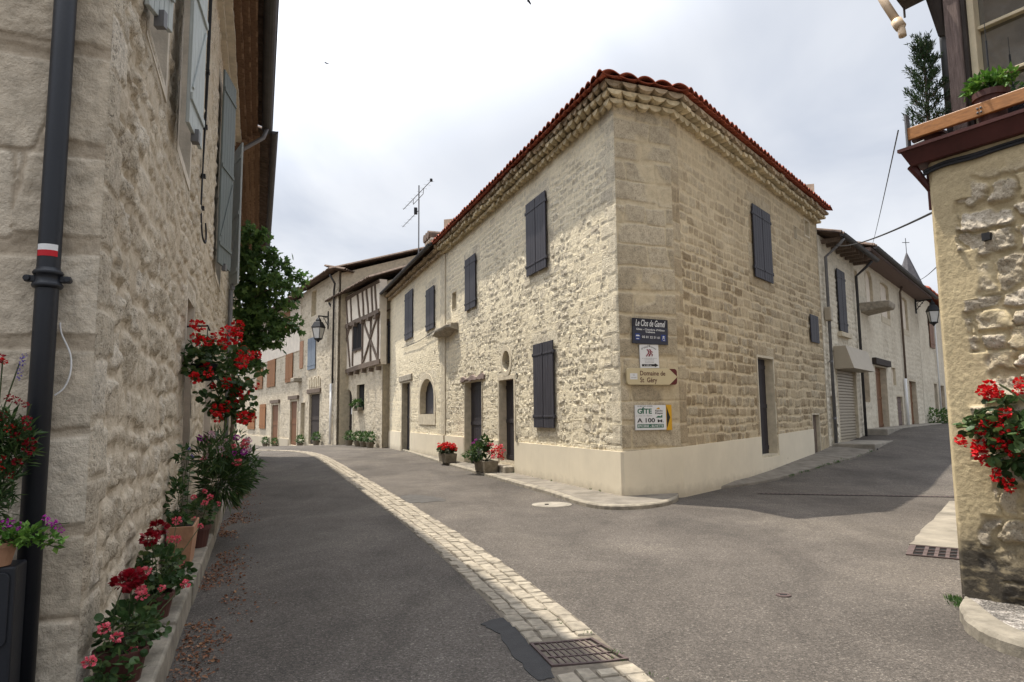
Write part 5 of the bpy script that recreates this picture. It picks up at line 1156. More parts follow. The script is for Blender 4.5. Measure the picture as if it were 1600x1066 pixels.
# concrete slab and kerb stone by the right-hand house
structure(flatpoly(rag([(4.73, 8.38), (5.46, 9.36), (6.8, 11.1), (7.66, 12.24), (8.4, 12.3), (6.2, 8.9), (5.3, 8.0)], 4, .015, 8), -.1, .02, 'concrete_slab', mat_plain('stained_concrete_slab', (0.205, 0.182, 0.145), 0.95, 0.35, 2.2, 0.4, 50)))
_o = cat([(3.62, 5.70), (3.47, 5.53), (3.30, 5.22), (3.22, 4.9), (3.25, 4.65), (3.4, 4.3), (3.75, 3.6), (4.2, 2.8)], 6)
_i = cat([(3.66, 5.74), (3.62, 5.56), (3.52, 5.26), (3.45, 4.95), (3.48, 4.7), (3.62, 4.38), (3.96, 3.7), (4.4, 2.9)], 6)
strip('kerb', wob(_o, .008, 7), _i, .10, .105, M['kerbstone'])
mb = MB(); w_ = [FP(-a, .03, 0)[:2] for a in np.linspace(.02, 3.6, len(_i))]
mb.add([(x, y, .098) for x, y in _i] + [(x, y, .115) for x, y in w_], [(i, i + 1, len(_i) + i + 1, len(_i) + i) for i in range(len(_i) - 1)])
def mk_grit():
    m, t, b = new_mat('black_and_white_grit', .95, .2); P = pos(t); v = t.nodes.new('ShaderNodeTexVoronoi'); v.inputs['Scale'].default_value = 90; t.links.new(P, v.inputs['Vector'])
    s = t.nodes.new('ShaderNodeSeparateColor'); t.links.new(v.outputs['Color'], s.inputs[0]); n = noise(t, 6, 4, .6, P)
    base(t, b, mix(t, ramp(t, n, [(.42, 0), (.55, .8)]), ramp(t, s.outputs[0], [(0, (.12, .1, .085)), (1, (.45, .42, .38))]), ramp(t, s.outputs[1], [(.5, (.03, .028, .026)), (1, (.2, .18, .16))])))
    bump(t, b, v.outputs['Distance'], .6, .01); return m
structure(mb.build('grit_fill', mk_grit()))

def grate(name, label, c00, c10, c11, c01, nu, nv, bar, dip=0.0, z=.012):
    """cast iron drain: c00->c10 runs across nu slots, c00->c01 along nv slots"""
    c = [Vector((*q, 0)) for q in (c00, c10, c11, c01)]; o = sum(c, Vector()) / 4; T = thing(name, label, 'drain', (o.x, o.y, 0))
    def P(u, v, zz): p = (c[0] * (1 - u) + c[1] * u) * (1 - v) + (c[3] * (1 - u) + c[2] * u) * v; return (p.x, p.y, ground_h(p.x, p.y) + zz - dip * (1 - (2 * u - 1) ** 2))
    def bar_(mb, u0, u1, v0, v1, t):
        K = max(1, int((u1 - u0) * 12)) if dip else 1
        for i in range(K):
            a, b = u0 + (u1 - u0) * i / K, u0 + (u1 - u0) * (i + 1) / K
            mb.hexa([P(a, v0, t - .025), P(b, v0, t - .025), P(b, v1, t - .025), P(a, v1, t - .025), P(a, v0, t), P(b, v0, t), P(b, v1, t), P(a, v1, t)])
    fm = MB(); e = .05; f = e * .8
    bar_(fm, 0, 1, 0, f, z); bar_(fm, 0, 1, 1 - f, 1, z); bar_(fm, 0, e * .9, f, 1 - f, z - .001); bar_(fm, 1 - e * .9, 1, f, 1 - f, z - .001); fm.build('frame', M['grate'], T)
    bm = MB()
    for i in range(1, nu): u = e + (1 - 2 * e) * i / nu; bar_(bm, u - bar, u + bar, f, 1 - f, z - .004)
    for j in range(1, nv): v = f + (1 - 2 * f) * j / nv; bar_(bm, e, 1 - e, v - bar * 1.1, v + bar * 1.1, z - .002)
    bm.build('bars', M['grate'], T)
    pm = MB(); pm.add([P(.01, .01, .004), P(.99, .01, .004), P(.99, .99, .004), P(.01, .99, .004)] if not dip else [P(u, v, .004) for u in (.01, .33, .66, .99) for v in (.01, .99)], [(0, 1, 2, 3)] if not dip else [(0, 2, 3, 1), (2, 4, 5, 3), (4, 6, 7, 5)]); pm.build('pit', M['dark'], T)  # flat black sheet over the road paints the drain's unlit depth
grate('drain_grate', 'rusty cast iron drain grate set in the cobbled gutter', (.23, 4.54), (.74, 4.65), (.55, 5.08), (.10, 4.98), 10, 3, .011, .006, .018)
grate('drain_grate', 'rusty drain grate below the pale concrete slab by the rendered house', (4.37, 7.84), (5.55, 7.05), (5.9, 7.55), (4.73, 8.38), 12, 3, .014, 0, .016)
def channel():
    a = Vector((4.85, 13.80)); b = Vector((8.35, 12.90)); d = (b - a).normalized(); n = Vector((-d.y, d.x)) * .06
    T = thing('channel_drain', 'narrow slotted channel drain across the right-hand street', 'drain', (a.x, a.y, 0)); L = (b - a).length
    mb = MB(); g = lambda p, z: (p.x, p.y, ground_h(p.x, p.y) + z); K = 24
    for i in range(K):
        p, q = a + d * L * i / K, a + d * L * (i + 1) / K; mb.add([g(p - n, .004), g(q - n, .004), g(q + n, .004), g(p + n, .004)], [(0, 1, 2, 3)])
    mb.build('slots', M['dark'], T); mb = MB(); k = int(L / .085)  # black strip laid on the road paints the channel's unlit depth
    for i in range(k):
        p = a + d * (L * i / k); q = p + d * .042; mb.add([g(p - n, .011), g(q - n, .011), g(q + n, .011), g(p + n, .011)], [(0, 1, 2, 3)])
    for s in (-1, 1):
        for i in range(K):
            p, q = a + d * L * i / K, a + d * L * (i + 1) / K; mb.add([g(p + n * s, .012), g(q + n * s, .012), g(q + n * s * 1.3, .012), g(p + n * s * 1.3, .012)], [(0, 1, 2, 3)])
    mb.build('bars', M['grate'], T)
channel()
def manhole():
    T = thing('manhole_cover', 'round pale concrete manhole cover in the asphalt before the corner house', 'manhole', (.68, 12.44, 0))
    mb = MB(); mb.lathe((.68, 12.44, 0), [(.36, .002), (.355, .012), (.33, .013), (.325, .008), (.30, .008), (.295, .014), (.02, .016)], 28); mb.build('cover', M['concrete'], T)
    mb = MB(); mb.tube([(.55, 12.35, .02), (.62, 12.35, .022)], .012, 6); mb.build('lifting_slot', M['dark'], T)
    T = thing('valve_cover', 'tiny round iron valve cover in the asphalt of the junction', 'valve cover', (2.36, 6.2, 0))
    mb = MB(); mb.lathe((2.36, 6.2, 0), [(.065, .002), (.062, .011), (.05, .012), (.047, .007), (.01, .007)], 20); mb.build('cover', M['grate'], T); mb = MB(); mb.tube([(2.33, 6.2, .009), (2.39, 6.2, .009)], .006, 6); mb.build('lifting_bar', M['iron'], T)
manhole()

# ------------------------------------------------------------------ signs on the cut-off corner
def mb_text(parent, body, fr, a0, a1, z0, z1, o, mat, bold=0.0, shear=0.0, name='lettering', arc=None, fit=True):
    cu = bpy.data.curves.new('lettering', 'FONT'); cu.body = body; cu.size = 1; cu.offset = bold; cu.shear = shear; cu.resolution_u = 3
    to = bpy.data.objects.new('lettering', cu); COL.objects.link(to); dg = bpy.context.evaluated_depsgraph_get(); me0 = to.evaluated_get(dg).to_mesh()
    V = [v.co.copy() for v in me0.vertices]; F = [tuple(p.vertices) for p in me0.polygons]; to.to_mesh_clear(); bpy.data.objects.remove(to); bpy.data.curves.remove(cu)
    x0 = min(v.x for v in V); x1 = max(v.x for v in V); y0 = min(v.y for v in V); y1 = max(v.y for v in V)
    out = MB(); vs = []
    for v in V:
        u = (v.x - x0) / (x1 - x0); w = (v.y - y0) / (y1 - y0)
        if arc:
            an = radians(arc * (1 - 2 * u)); R = (a1 - a0) / 2 / sin(radians(arc)); rr_ = R + w * (z1 - z0); vs.append(fr((a0 + a1) / 2 - rr_ * sin(an), o, z0 - R * cos(radians(arc)) + rr_ * cos(an)))
        else: vs.append(fr(a0 + u * (a1 - a0), o, z0 + w * (z1 - z0)))
    out.add(vs, F); return out.build(name, mat, parent)
def plate(fr, pts, o0, o1, name, mat, parent, bevel=.002):
    mb = MB(); mb.prism([fr(a, o0, z) for a, z in pts], [fr(a, o1, z) for a, z in pts]); return mb.build(name, mat, parent, bevel=bevel)
def rrect(a0, a1, z0, z1, r, n=5):
    out = []
    for cx, cz, t0 in ((a1 - r, z0 + r, -pi / 2), (a1 - r, z1 - r, 0), (a0 + r, z1 - r, pi / 2), (a0 + r, z0 + r, pi)):
        for k in range(n): t = t0 + pi / 2 * k / (n - 1); out.append((cx + r * cos(t), cz + r * sin(t)))
    return out
def signs():
    ink = flat('sign_black', (.012, .011, .013)); white = flat('sign_white', (.62, .62, .62)); navy = flat('sign_navy', (.025, .028, .045)); navyd = flat('sign_dark_navy', (.010, .010, .018)); blue = flat('sign_blue', (.012, .035, .17))
    brown = flat('sign_brown', (.085, .028, .018)); creamc = flat('sign_cream', (.50, .42, .26)); green = flat('sign_green', (.015, .11, .065)); yellow = flat('sign_yellow', (.55, .30, .012)); red = flat('sign_crimson', (.22, .015, .035)); grey = flat('sign_grey_print', (.28, .27, .28)); rust = flat('sign_oxblood', (.085, .008, .008))
    # 1 navy guest-house board, hanging slightly askew
    def f1(a, o, z): t = radians(-1.0); x, y = a - .66, z - 3.18; return FC(.66 + x * cos(t) - y * sin(t), o, 3.18 + x * sin(t) + y * cos(t))
    T = thing('guest_house_sign', 'navy board reading Le Clos de Gamel, topmost sign on the corner', 'sign', FC(.66, .05, 2.93), 'signs on the corner wall')
    plate(f1, poly_rect(.26, 1.06, 2.935, 3.425), .03, .055, 'board', navy, T); plate(f1, poly_rect(.262, 1.058, 3.265, 3.423), .0555, .0565, 'header', navyd, T)
    L = mb_text(T, 'Le Clos de Gamel', f1, .325, 1.0, 3.275, 3.40, .0585, white, .012, .28)
    mb_text(T, "Gîtes - Chambre d'Hôtes", f1, .34, .98, 3.195, 3.235, .058, white, .015); mb_text(T, 'Cabane', f1, .55, .76, 3.15, 3.185, .058, white, .02); mb_text(T, '05 81 22 51 61', f1, .47, .87, 3.045, 3.09, .058, white, .015)
    for a in (.37, .955): plate(f1, rrect(a - .055, a + .055, 3.0, 3.13, .015), .0555, .058, 'pictogram', blue, T)
    plate(f1, [(.325, 3.075), (.415, 3.075), (.40, 3.10), (.34, 3.10)], .0585, .0595, 'bed_mark', white, T); plate(f1, poly_rect(.34, .40, 3.02, 3.035), .0585, .0595, 'bed_mark', white, T)
    mb = MB()
    for p in ([(.955, 3.105), (.955, 3.08)], [(.955, 3.08), (.93, 3.04)], [(.955, 3.08), (.98, 3.04)], [(.955, 3.10), (.93, 3.08)], [(.955, 3.10), (.98, 3.085)]): mb.tube([f1(a, .059, z) for a, z in p], .006, 5)
    mb.tube([f1(.94, .059, 3.018), f1(.985, .059, 3.018)], .005, 5); mb.build('walker_mark', white, T)
    # 2 white board with two running figures
    def f2(a, o, z): t = radians(1.2); x, y = a - .625, z - 2.7; return FC(.625 + x * cos(t) - y * sin(t), o, 2.7 + x * sin(t) + y * cos(t))
    T = thing('white_sign', 'small white board with two crimson figures and a black arrow, under the navy board', 'sign', FC(.625, .04, 2.47), 'signs on the corner wall')
    plate(f2, poly_rect(.415, .84, 2.475, 2.925), .02, .04, 'board', white, T)
    mb_text(T, 'LE', f2, .60, .655, 2.895, 2.918, .042, ink, .02); mb_text(T, "P'tits Fonts", f2, .47, .78, 2.82, 2.85, .042, ink, .01, 0, 'lettering', 38)
    mb = MB()
    for ox in (0, .055):
        for p in ([(.60, 2.83), (.61, 2.79), (.605, 2.755)], [(.61, 2.79), (.65, 2.78)], [(.605, 2.755), (.57, 2.715), (.555, 2.70)], [(.605, 2.755), (.64, 2.735), (.63, 2.70)], [(.60, 2.815), (.575, 2.83)]): mb.tube([f2(a + ox, .044, z) for a, z in p], .009, 6)
    mb.build('figures_mark', red, T)
    mb = MB(); q = random.Random(2)                                # four lines of print too small to read
    for k, h in enumerate((.165, .11, .105, .1)):
        a = .625 - h; z = 2.655 - k * .027
        while a < .625 + h:
            w = q.uniform(.008, .03); mb.add([f2(a, .042, z), f2(min(a + w, .625 + h), .042, z), f2(min(a + w, .625 + h), .042, z + .009), f2(a, .042, z + .009)], [(0, 1, 2, 3)]); a += w + q.uniform(.004, .012)
    mb.build('small_print', grey, T)
    plate(f2, [(.45, 2.505), (.74, 2.505), (.74, 2.488), (.825, 2.525), (.74, 2.565), (.74, 2.548), (.45, 2.548)], .0405, .042, 'arrow', ink, T); mb_text(T, 'à 150 m', f2, .50, .66, 2.512, 2.54, .044, white, .01)
    # 3 cream direction sign
    T = thing('direction_sign', 'cream pointed direction sign reading Domaine de St Géry', 'sign', FC(.65, .08, 2.15), 'signs on the corner wall')
    plate(FC, rrect(.09, 1.215, 2.15, 2.465, .06), .03, .085, 'board', creamc, T, .006)
    for z0, z1, zm in ((2.462, 2.315, 1), (2.153, 2.30, -1)):
        plate(FC, [(1.035, z0), (1.16, z0), (1.19, z0 - zm * .012), (1.207, z0 - zm * .035), (1.213, z0 - zm * .06), (1.213, z1)] if zm > 0 else [(1.035, z0), (1.16, z0), (1.19, z0 + .012), (1.207, z0 + .035), (1.213, z0 + .06), (1.213, z1)], .0855, .088, 'arrow_corner', rust, T, 0)
    mb_text(T, 'Domaine de', FC, .375, .945, 2.325, 2.415, .087, brown, .02); mb_text(T, 'St  Géry', FC, .375, .755, 2.165, 2.29, .087, brown, .02)
    plate(FC, poly_rect(.155, .315, 2.25, 2.365), .0855, .087, 'logo_panel', white, T, 0); mb_text(T, 'G', FC, .215, .255, 2.32, 2.35, .089, grey, .01); mb = MB(); [mb.add([FC(a, .089, 2.278), FC(a + .018, .089, 2.278), FC(a + .018, .089, 2.29), FC(a, .089, 2.29)], [(0, 1, 2, 3)]) for a in (.18, .203, .23, .252, .274)]; mb.build('small_print', grey, T)
    # 4 hostel board
    T = thing('hostel_sign', 'white and yellow board reading GÎTE A 100 M, lowest sign on the corner', 'sign', FC(.68, .05, 1.29), 'signs on the corner wall')
    plate(FC, poly_rect(.267, .955, 1.295, 1.765), .025, .05, 'board', white, T); plate(FC, poly_rect(.957, 1.085, 1.285, 1.77), .025, .051, 'yellow_strip', yellow, T)
    plate(FC, [(.968, 1.32), (1.045, 1.53), (.968, 1.745)], .0515, .053, 'arrow', ink, T)
    mb_text(T, 'LE MÛ DES ANGES', FC, .32, .65, 1.735, 1.76, .052, ink, .012); mb_text(T, 'GÎTE', FC, .315, .635, 1.60, 1.725, .052, green, .03); mb_text(T, "à côté de l'Eglise", FC, .285, .64, 1.545, 1.58, .052, grey, 0, .3)
    mb_text(T, 'A 100', FC, .305, .70, 1.435, 1.52, .052, ink, .025); mb_text(T, 'M.', FC, .76, .90, 1.435, 1.49, .052, ink, .025)
    plate(FC, poly_rect(.305, .895, 1.335, 1.405), .0505, .052, 'green_band', green, T); mb_text(T, 'EPICERIE - BUVETTE', FC, .32, .88, 1.348, 1.392, .054, white, .012)
    plate(FC, [(.73, 1.685), (.815, 1.685), (.815, 1.71), (.79, 1.72), (.765, 1.712)], .0505, .052, 'roof_mark', yellow, T, 0); plate(FC, [(.72, 1.525), (.87, 1.525), (.87, 1.575), (.845, 1.575), (.84, 1.55), (.79, 1.56), (.76, 1.555)], .0505, .052, 'hill_mark', green, T, 0)
    mb_text(T, 'Rando', FC, .71, .88, 1.64, 1.675, .052, ink, .02); mb_text(T, 'Etape', FC, .71, .88, 1.585, 1.628, .052, ink, .02)
signs()

# ------------------------------------------------------------------ overhead cables and birds
def cable(label, a, b, sag, r, name='overhead_cable'):
    a = Vector(a); b = Vector(b); T = MB(); T.tube([a.lerp(b, t) - Vector((0, 0, sag * 4 * t * (1 - t))) for t in np.linspace(0, 1, 20)], r, 6); o = T.build(name, M['iron']); return tag(o, label, 'cable')
cable('thick black cable sagging across the right-hand street', FP(.0, -.1, 3.35), FR(11.4, .3, 7.05),   .12, .011)
cable('thin pale wire slanting down from the balcony corner', FP(.18, .1, 4.1), FR(16.2, .5, 7.9), .05, .006)
cable('thin wire passing in front of the church spire', FP(-.05, -.3, 3.05), FR(24, .8, 7.7), .1, .008)
def bird(x, y, z, s, label, rot):
    T = thing('bird', label, 'bird', (x, y, z), 'swifts in the sky'); c, sn = cos(rot), sin(rot)
    def P(u, v, w): return (x + s * (u * c - w * sn), y + s * v, z + s * (u * sn + w * c))
    mb = MB(); mb.tube([P(-.5, 0, 0), P(-.35, 0, .02), P(-.1, 0, .04), P(.2, 0, .03), P(.4, 0, .02), P(.5, 0, 0)], [.01 * s, .07 * s, .11 * s, .1 * s, .07 * s, .02 * s], 8); mb.build('body', M['iron'], T, smooth=True)
    for d in (-1, 1):
        mb = MB(); mb.prism([P(.15, 0, .03), P(-.1, 0, .03), P(-.3, d * .75, .12)], [P(.15, 0, .05), P(-.1, 0, .05), P(-.3, d * .75, .13)]); mb.build('wing', M['iron'], T)
bird(.67, 22, 15.72, .36, 'dark bird cut by the top edge of the photo', -1.0); bird(-11.27, 40, 23.3, .34, 'tiny dark bird high above the left-hand street', -.25)

# ------------------------------------------------------------------ plants
TPL = {
 'leaf': (np.array([[0, 0, 0], [-.34, .45, .10], [0, 1, -.08], [.34, .45, .10]], float), [(0, 2, 1), (0, 3, 2)]),
 'round': (np.array([[0, .5, -.10], [0, 0, 0], [.42, .12, .06], [.56, .55, .08], [.3, .95, .04], [-.3, .95, .04], [-.56, .55, .08], [-.42, .12, .06]], float), [(0, k, k % 7 + 1) for k in range(1, 8)]),
 'petal': (np.array([[0, 0, 0], [-.5, .6, .1], [0, 1, .02], [.5, .6, .1]], float), [(0, 2, 1), (0, 3, 2)]),
 'narrow': (np.array([[0, 0, 0], [-.10, .5, .03], [0, 1, -.06], [.10, .5, .03]], float), [(0, 2, 1), (0, 3, 2)]),
 'lobed': (np.array([[0, .42, -.05], [0, 0, 0], [.40, -.08, .02], [.36, .34, .05], [.62, .62, .0], [.22, .66, .03], [0, 1.1, -.08], [-.22, .66, .03], [-.62, .62, .0], [-.36, .34, .05], [-.40, -.08, .02]], float), [(0, k, k % 10 + 1) for k in range(1, 11)]),
}
def scatter(name, C, size, mat, parent, shape='leaf', dirs=None, spread=1.0, up=0.3, seed=0):
    r = np.random.RandomState(seed); C = np.asarray(C, float); n = len(C); T, F = TPL[shape]
    y = r.normal(size=(n, 3)) * spread
    if dirs is not None: y = y + np.asarray(dirs, float)
    y[:, 2] += up * .3
    y /= np.linalg.norm(y, axis=1)[:, None]
    z = r.normal(size=(n, 3)) * .6; z[:, 2] += 1.0; z -= (z * y).sum(1)[:, None] * y; z /= np.linalg.norm(z, axis=1)[:, None]
    x = np.cross(y, z); sz = (np.asarray(size) * r.uniform(.65, 1.25, n))[:, None, None] if np.ndim(size) == 0 else np.asarray(size)[:, None, None]
    V = C[:, None, :] + sz * (T[None, :, 0:1] * x[:, None] + T[None, :, 1:2] * y[:, None] + T[None, :, 2:3] * z[:, None])
    k = len(T); FF_ = (np.array(F)[None] + (np.arange(n) * k)[:, None, None]).reshape(-1, 3)
    return np_mesh(name, V.reshape(-1, 3), FF_, mat, parent, None, False)
def blob(c, rad, n, seed, shell=.45):
    r = np.random.RandomState(seed); d = r.normal(size=(n, 3)); d /= np.linalg.norm(d, axis=1)[:, None]
    q = r.uniform(shell, 1.0, n) ** .6 * (.8 + .35 * fbm(d[:, 0] * 2.3 + 9, d[:, 1] * 2.3 + d[:, 2] * 3.1, seed, 2))
    return np.array(c) + d * q[:, None] * np.array(rad), d
def head(parent, c, r_, mat, seed, n=46, name='blossom'):
    n = int(n * (1.7 if r_ > .058 and mat == M['crimson'] else 1))
    P_, d = blob(c, (r_ * .62, r_ * .62, r_ * .5), n, seed, .75)
    return scatter(name, P_, r_ * .62, mat, parent, 'petal', d * 1.0, .8, 0, seed)
def stems(parent, c0, tips, r_=.003, mat='olive', name='stems'):
    mb = MB(); q = random.Random(int(sum(abs(v) for v in tips[0]) * 1000))
    for t in tips:
        a = Vector(c0) + Vector((q.uniform(-.05, .05), q.uniform(-.05, .05), 0)); b = Vector(t); m = a.lerp(b, .55) + Vector((q.uniform(-.03, .03), q.uniform(-.03, .03), .03)); mb.tube([a, m, b], r_, 4, caps=False)
    return mb.build(name, M[mat], parent)
def round_pot(parent, c, r_, h, mat, rim=True):
    mb = MB(); pr = [(r_ * .72, 0), (r_ * .95, h * .8), (r_ * .96, h * .8), (r_ * 1.06, h * .81), (r_ * 1.06, h), (r_ * .93, h), (r_ * .90, h * .9)]; mb.lathe(c, pr, 20); p = mb.build('pot', M[mat], parent, smooth=False)
    mb = MB(); mb.lathe((c[0], c[1], c[2] + h * .86), [(r_ * .92, 0), (.01, .012)], 14); mb.build('soil', M['soil'], parent); return p
def trough(parent, fr, a0, a1, o0, o1, z0, z1, mat, flare=.025):
    mb = MB(); t = .022; P = fr
    lo = [P(a0 + flare, o0 + flare, z0), P(a1 - flare, o0 + flare, z0), P(a1 - flare, o1 - flare, z0), P(a0 + flare, o1 - flare, z0)]; hi = [P(a0, o0, z1), P(a1, o0, z1), P(a1, o1, z1), P(a0, o1, z1)]
    inn = [P(a0 + t, o0 + t, z1), P(a1 - t, o0 + t, z1), P(a1 - t, o1 - t, z1), P(a0 + t, o1 - t, z1)]; dn = [P(a0 + t, o0 + t, z1 - .03), P(a1 - t, o0 + t, z1 - .03), P(a1 - t, o1 - t, z1 - .03), P(a0 + t, o1 - t, z1 - .03)]
    mb.add(lo + hi + inn + dn, [(0, 1, 2, 3)] + [(b + k, b + (k + 1) % 4, b + 4 + (k + 1) % 4, b + 4 + k) for b in (0, 4, 8) for k in range(4)]); p = mb.build('trough', M[mat], parent, bevel=.006)
    mb = MB(); mb.add([P(a0 + t, o0 + t, z1 - .028), P(a1 - t, o0 + t, z1 - .028), P(a1 - t, o1 - t, z1 - .028), P(a0 + t, o1 - t, z1 - .028)], [(0, 1, 2, 3)]); mb.build('soil', M['soil'], parent); return p
FST = lambda s, d, z: ST(s, d, z)
def potted(name, label, c, rp, hp, potmat, fol, heads, leaf='round', lsize=.042, lmat='greenleaf', group='flower pots on the stone ledge', seed=1, pot=None):
    """c: pot base; fol: list of (centre, radii, number of leaves); heads: list of (centre, radius, material)"""
    T = thing(name, label, 'flower pot', c, group)
    if pot: pot(T)
    else: round_pot(T, c, rp, hp, potmat)
    P_ = []; D_ = []
    for k, (cc, rad, n) in enumerate(fol): p, d = blob(cc, rad, int(n * (1.4 if leaf == 'round' else 1)), seed + k, .3); P_.append(p); D_.append(d)
    scatter('foliage', np.concatenate(P_), lsize, M[lmat], T, leaf, np.concatenate(D_) * .7, .8, .6, seed)
    stems(T, (c[0], c[1], c[2] + hp * .85), [h[0] for h in heads] + [tuple(f[0]) for f in fol], .0032)
    for k, (hc, hr, hm) in enumerate(heads): head(T, hc, hr, M[hm], seed * 31 + k)
    return T
# --- along the ledge, nearest first
potted('flower_pot', 'nearest geranium pot on the left ledge, with one big dark red head and coral florets', ST(4.35, -.66, .17), .13, .2, 'darkpot',
    [(ST(4.4, -.63, .46), (.13, .18, .14), 150), (ST(4.2, -.66, .33), (.13, .15, .12), 80), (ST(4.75, -.58, .36), (.10, .14, .1), 60)],
    [(ST(4.45, -.67, .70), .068, 'crimson'), (ST(4.47, -.635, .71), .062, 'crimson'), (ST(4.42, -.58, .62), .032, 'pink'), (ST(4.15, -.71, .53), .032, 'pink'), (ST(4.2, -.66, .47), .03, 'pink'), (ST(4.3, -.60, .36), .034, 'pink'), (ST(4.75, -.52, .58), .022, 'pink'), (ST(4.9, -.40, .56), .028, 'pink'), (ST(4.0, -.74, .42), .03, 'pink')], seed=11)
potted('flower_pot', 'second geranium pot on the left ledge, taller, with twin dark red heads above coral ones', ST(5.6, -.66, .17), .13, .2, 'darkpot',
    [(ST(5.7, -.63, .52), (.15, .2, .17), 200), (ST(5.95, -.55, .42), (.11, .15, .12), 90), (ST(5.5, -.66, .4), (.12, .12, .1), 60)],
    [(ST(5.75, -.67, .80), .066, 'crimson'), (ST(5.6, -.70, .75), .062, 'crimson'), (ST(6.1, -.58, .80), .035, 'pink'), (ST(5.45, -.70, .55), .036, 'pink'), (ST(5.35, -.71, .45), .036, 'pink'), (ST(5.9, -.60, .69), .03, 'pink'), (ST(6.0, -.56, .67), .03, 'pink'), (ST(5.9, -.52, .50), .026, 'pink'), (ST(6.3, -.42, .72), .022, 'pink')], seed=23)
fr7 = Face(*ST(7.3, -.80)[:2], -20.357, False)
potted('flower_trough', 'pale terracotta trough with a tall leggy green plant against the left wall', ST(7.5, -.68, .17), .1, .3, 'terracotta',
    [(ST(7.6, -.72, .80), (.09, .12, .25), 130), (ST(7.5, -.70, .60), (.1, .15, .1), 70), (ST(7.7, -.68, 1.15), (.07, .1, .22), 60)],
    [(ST(7.75, -.66, 1.3), .02, 'violet'), (ST(7.7, -.62, 1.22), .02, 'violet')], 'leaf', .07, 'greenleaf', seed=31, pot=lambda T: trough(T, fr7, 0, .62, .02, .26, .17, .58, 'terracotta', .04))
potted('flower_pot', 'low dark pot of coral geraniums between the terracotta trough and the tall bush', ST(8.5, -.60, .17), .14, .26, 'darkpot',
    [(ST(8.5, -.58, .55), (.16, .2, .15), 150)], [(ST(8.3, -.52, .68), .035, 'pink'), (ST(8.5, -.48, .72), .035, 'pink'), (ST(8.6, -.54, .78), .03, 'pink'), (ST(8.7, -.40, .62), .03, 'pink'), (ST(8.2, -.60, .52), .035, 'pink'), (ST(8.4, -.64, .74), .03, 'pink')], seed=37)
potted('flower_trough', 'long stone trough overflowing with a tall feathery bush of pink and white flowers', ST(9.9, -.62, .17), .2, .4, 'troughstone',
    [(ST(9.7, -.40, .78), (.24, .5, .26), 700), (ST(9.9, -.22, .92), (.22, .4, .26), 500), (ST(9.4, -.5, 1.12), (.2, .4, .26), 260), (ST(10.3, -.4, 1.2), (.24, .4, .26), 220)],
    [(ST(9.6 + .25 * cos(k * 2.4), -.38 + .28 * sin(k * 1.7), 1.05 + .38 * ((k * 7) % 10) / 10), .032 + .012 * (k % 3), ('pink', 'palepink', 'palepink', 'pink', 'magenta')[k % 5]) for k in range(22)], 'narrow', .15, 'greenleaf', seed=43,
    pot=lambda T: trough(T, Face(*ST(9.3, -.80)[:2], -20.357, False), 0, 1.5, .02, .36, .17, .55, 'troughstone'))
# --- hanging red ivy geraniums on the left wall
def hanging():
    T = thing('hanging_geranium', 'big hanging basket of bright red geraniums on the shaded left wall', 'hanging plant', ST(9.0, -.83, 2.1))
    mb = MB(); c = ST(9.0, -.62, 1.95); mb.lathe(c, [(.07, .1), (.13, .18), (.16, .30), (.14, .30), (.12, .26)], 14); mb.build('basket', M['iron'], T)
    mb = MB(); mb.tube([ST(9.0, -.86, 2.7), ST(9.0, -.6, 2.72), ST(9.0, -.58, 2.66)], .012, 6); mb.tube([ST(9.0, -.6, 2.72), ST(9.0, -.62, 2.22)], .005, 5); mb.build('bracket', M['iron'], T)
    cl = [((9.0, -.62, 2.42), (.2, .35, .22)), ((9.1, -.40, 2.30), (.26, .3, .26)), ((8.8, -.24, 2.15), (.2, .3, .3)), ((8.9, -.45, 1.9), (.24, .3, .28)), ((8.9, -.18, 1.75), (.14, .25, .28)), ((8.7, -.70, 2.25), (.16, .3, .22)), ((8.8, -.38, 1.72), (.13, .2, .14))]
    P_ = []; D_ = []
    for k, (c, rad) in enumerate(cl): p, d = blob(ST(*c), rad, 95, 50 + k, .2); P_.append(p); D_.append(d)
    scatter('foliage', np.concatenate(P_), .075, M['greenleaf'], T, 'round', np.concatenate(D_) * .5, .8, -.6, 51)
    stems(T, ST(9.0, -.62, 2.2), [ST(*c[0]) for c in cl], .006)
    r = random.Random(77)
    hs = [(295, 2.72, -.76), (0, 2.66, -.66), (0, 2.52, -.70), (0, 2.50, -.58), (0, 2.48, -.64), (0, 2.55, -.48), (0, 2.60, -.36), (0, 2.46, -.40), (0, 2.70, -.26), (0, 2.62, -.22), (0, 2.52, -.25), (0, 2.42, -.18), (0, 2.36, -.22), (0, 2.34, -.12), (0, 2.30, -.17), (0, 2.24, -.20), (0, 2.36, -.05), (0, 2.2, -.6), (0, 2.12, -.55), (0, 2.05, -.68), (0, 1.98, -.5), (0, 2.0, -.36), (0, 1.96, -.22), (0, 2.04, -.12), (0, 1.9, -.18), (0, 1.86, -.24), (0, 1.98, -.03), (0, 1.74, -.36), (0, 1.7, -.30), (0, 1.66, -.26), (0, 1.62, -.22), (0, 1.7, -.44), (0, 1.6, -.15), (0, 1.6, -.08), (0, 1.6, -.42)]
    for k, (_, z, d) in enumerate(hs): head(T, ST(8.6 + r.uniform(-.15, .35), d, z), r.uniform(.035, .08), M['red'], 400 + k, 34)
hanging()
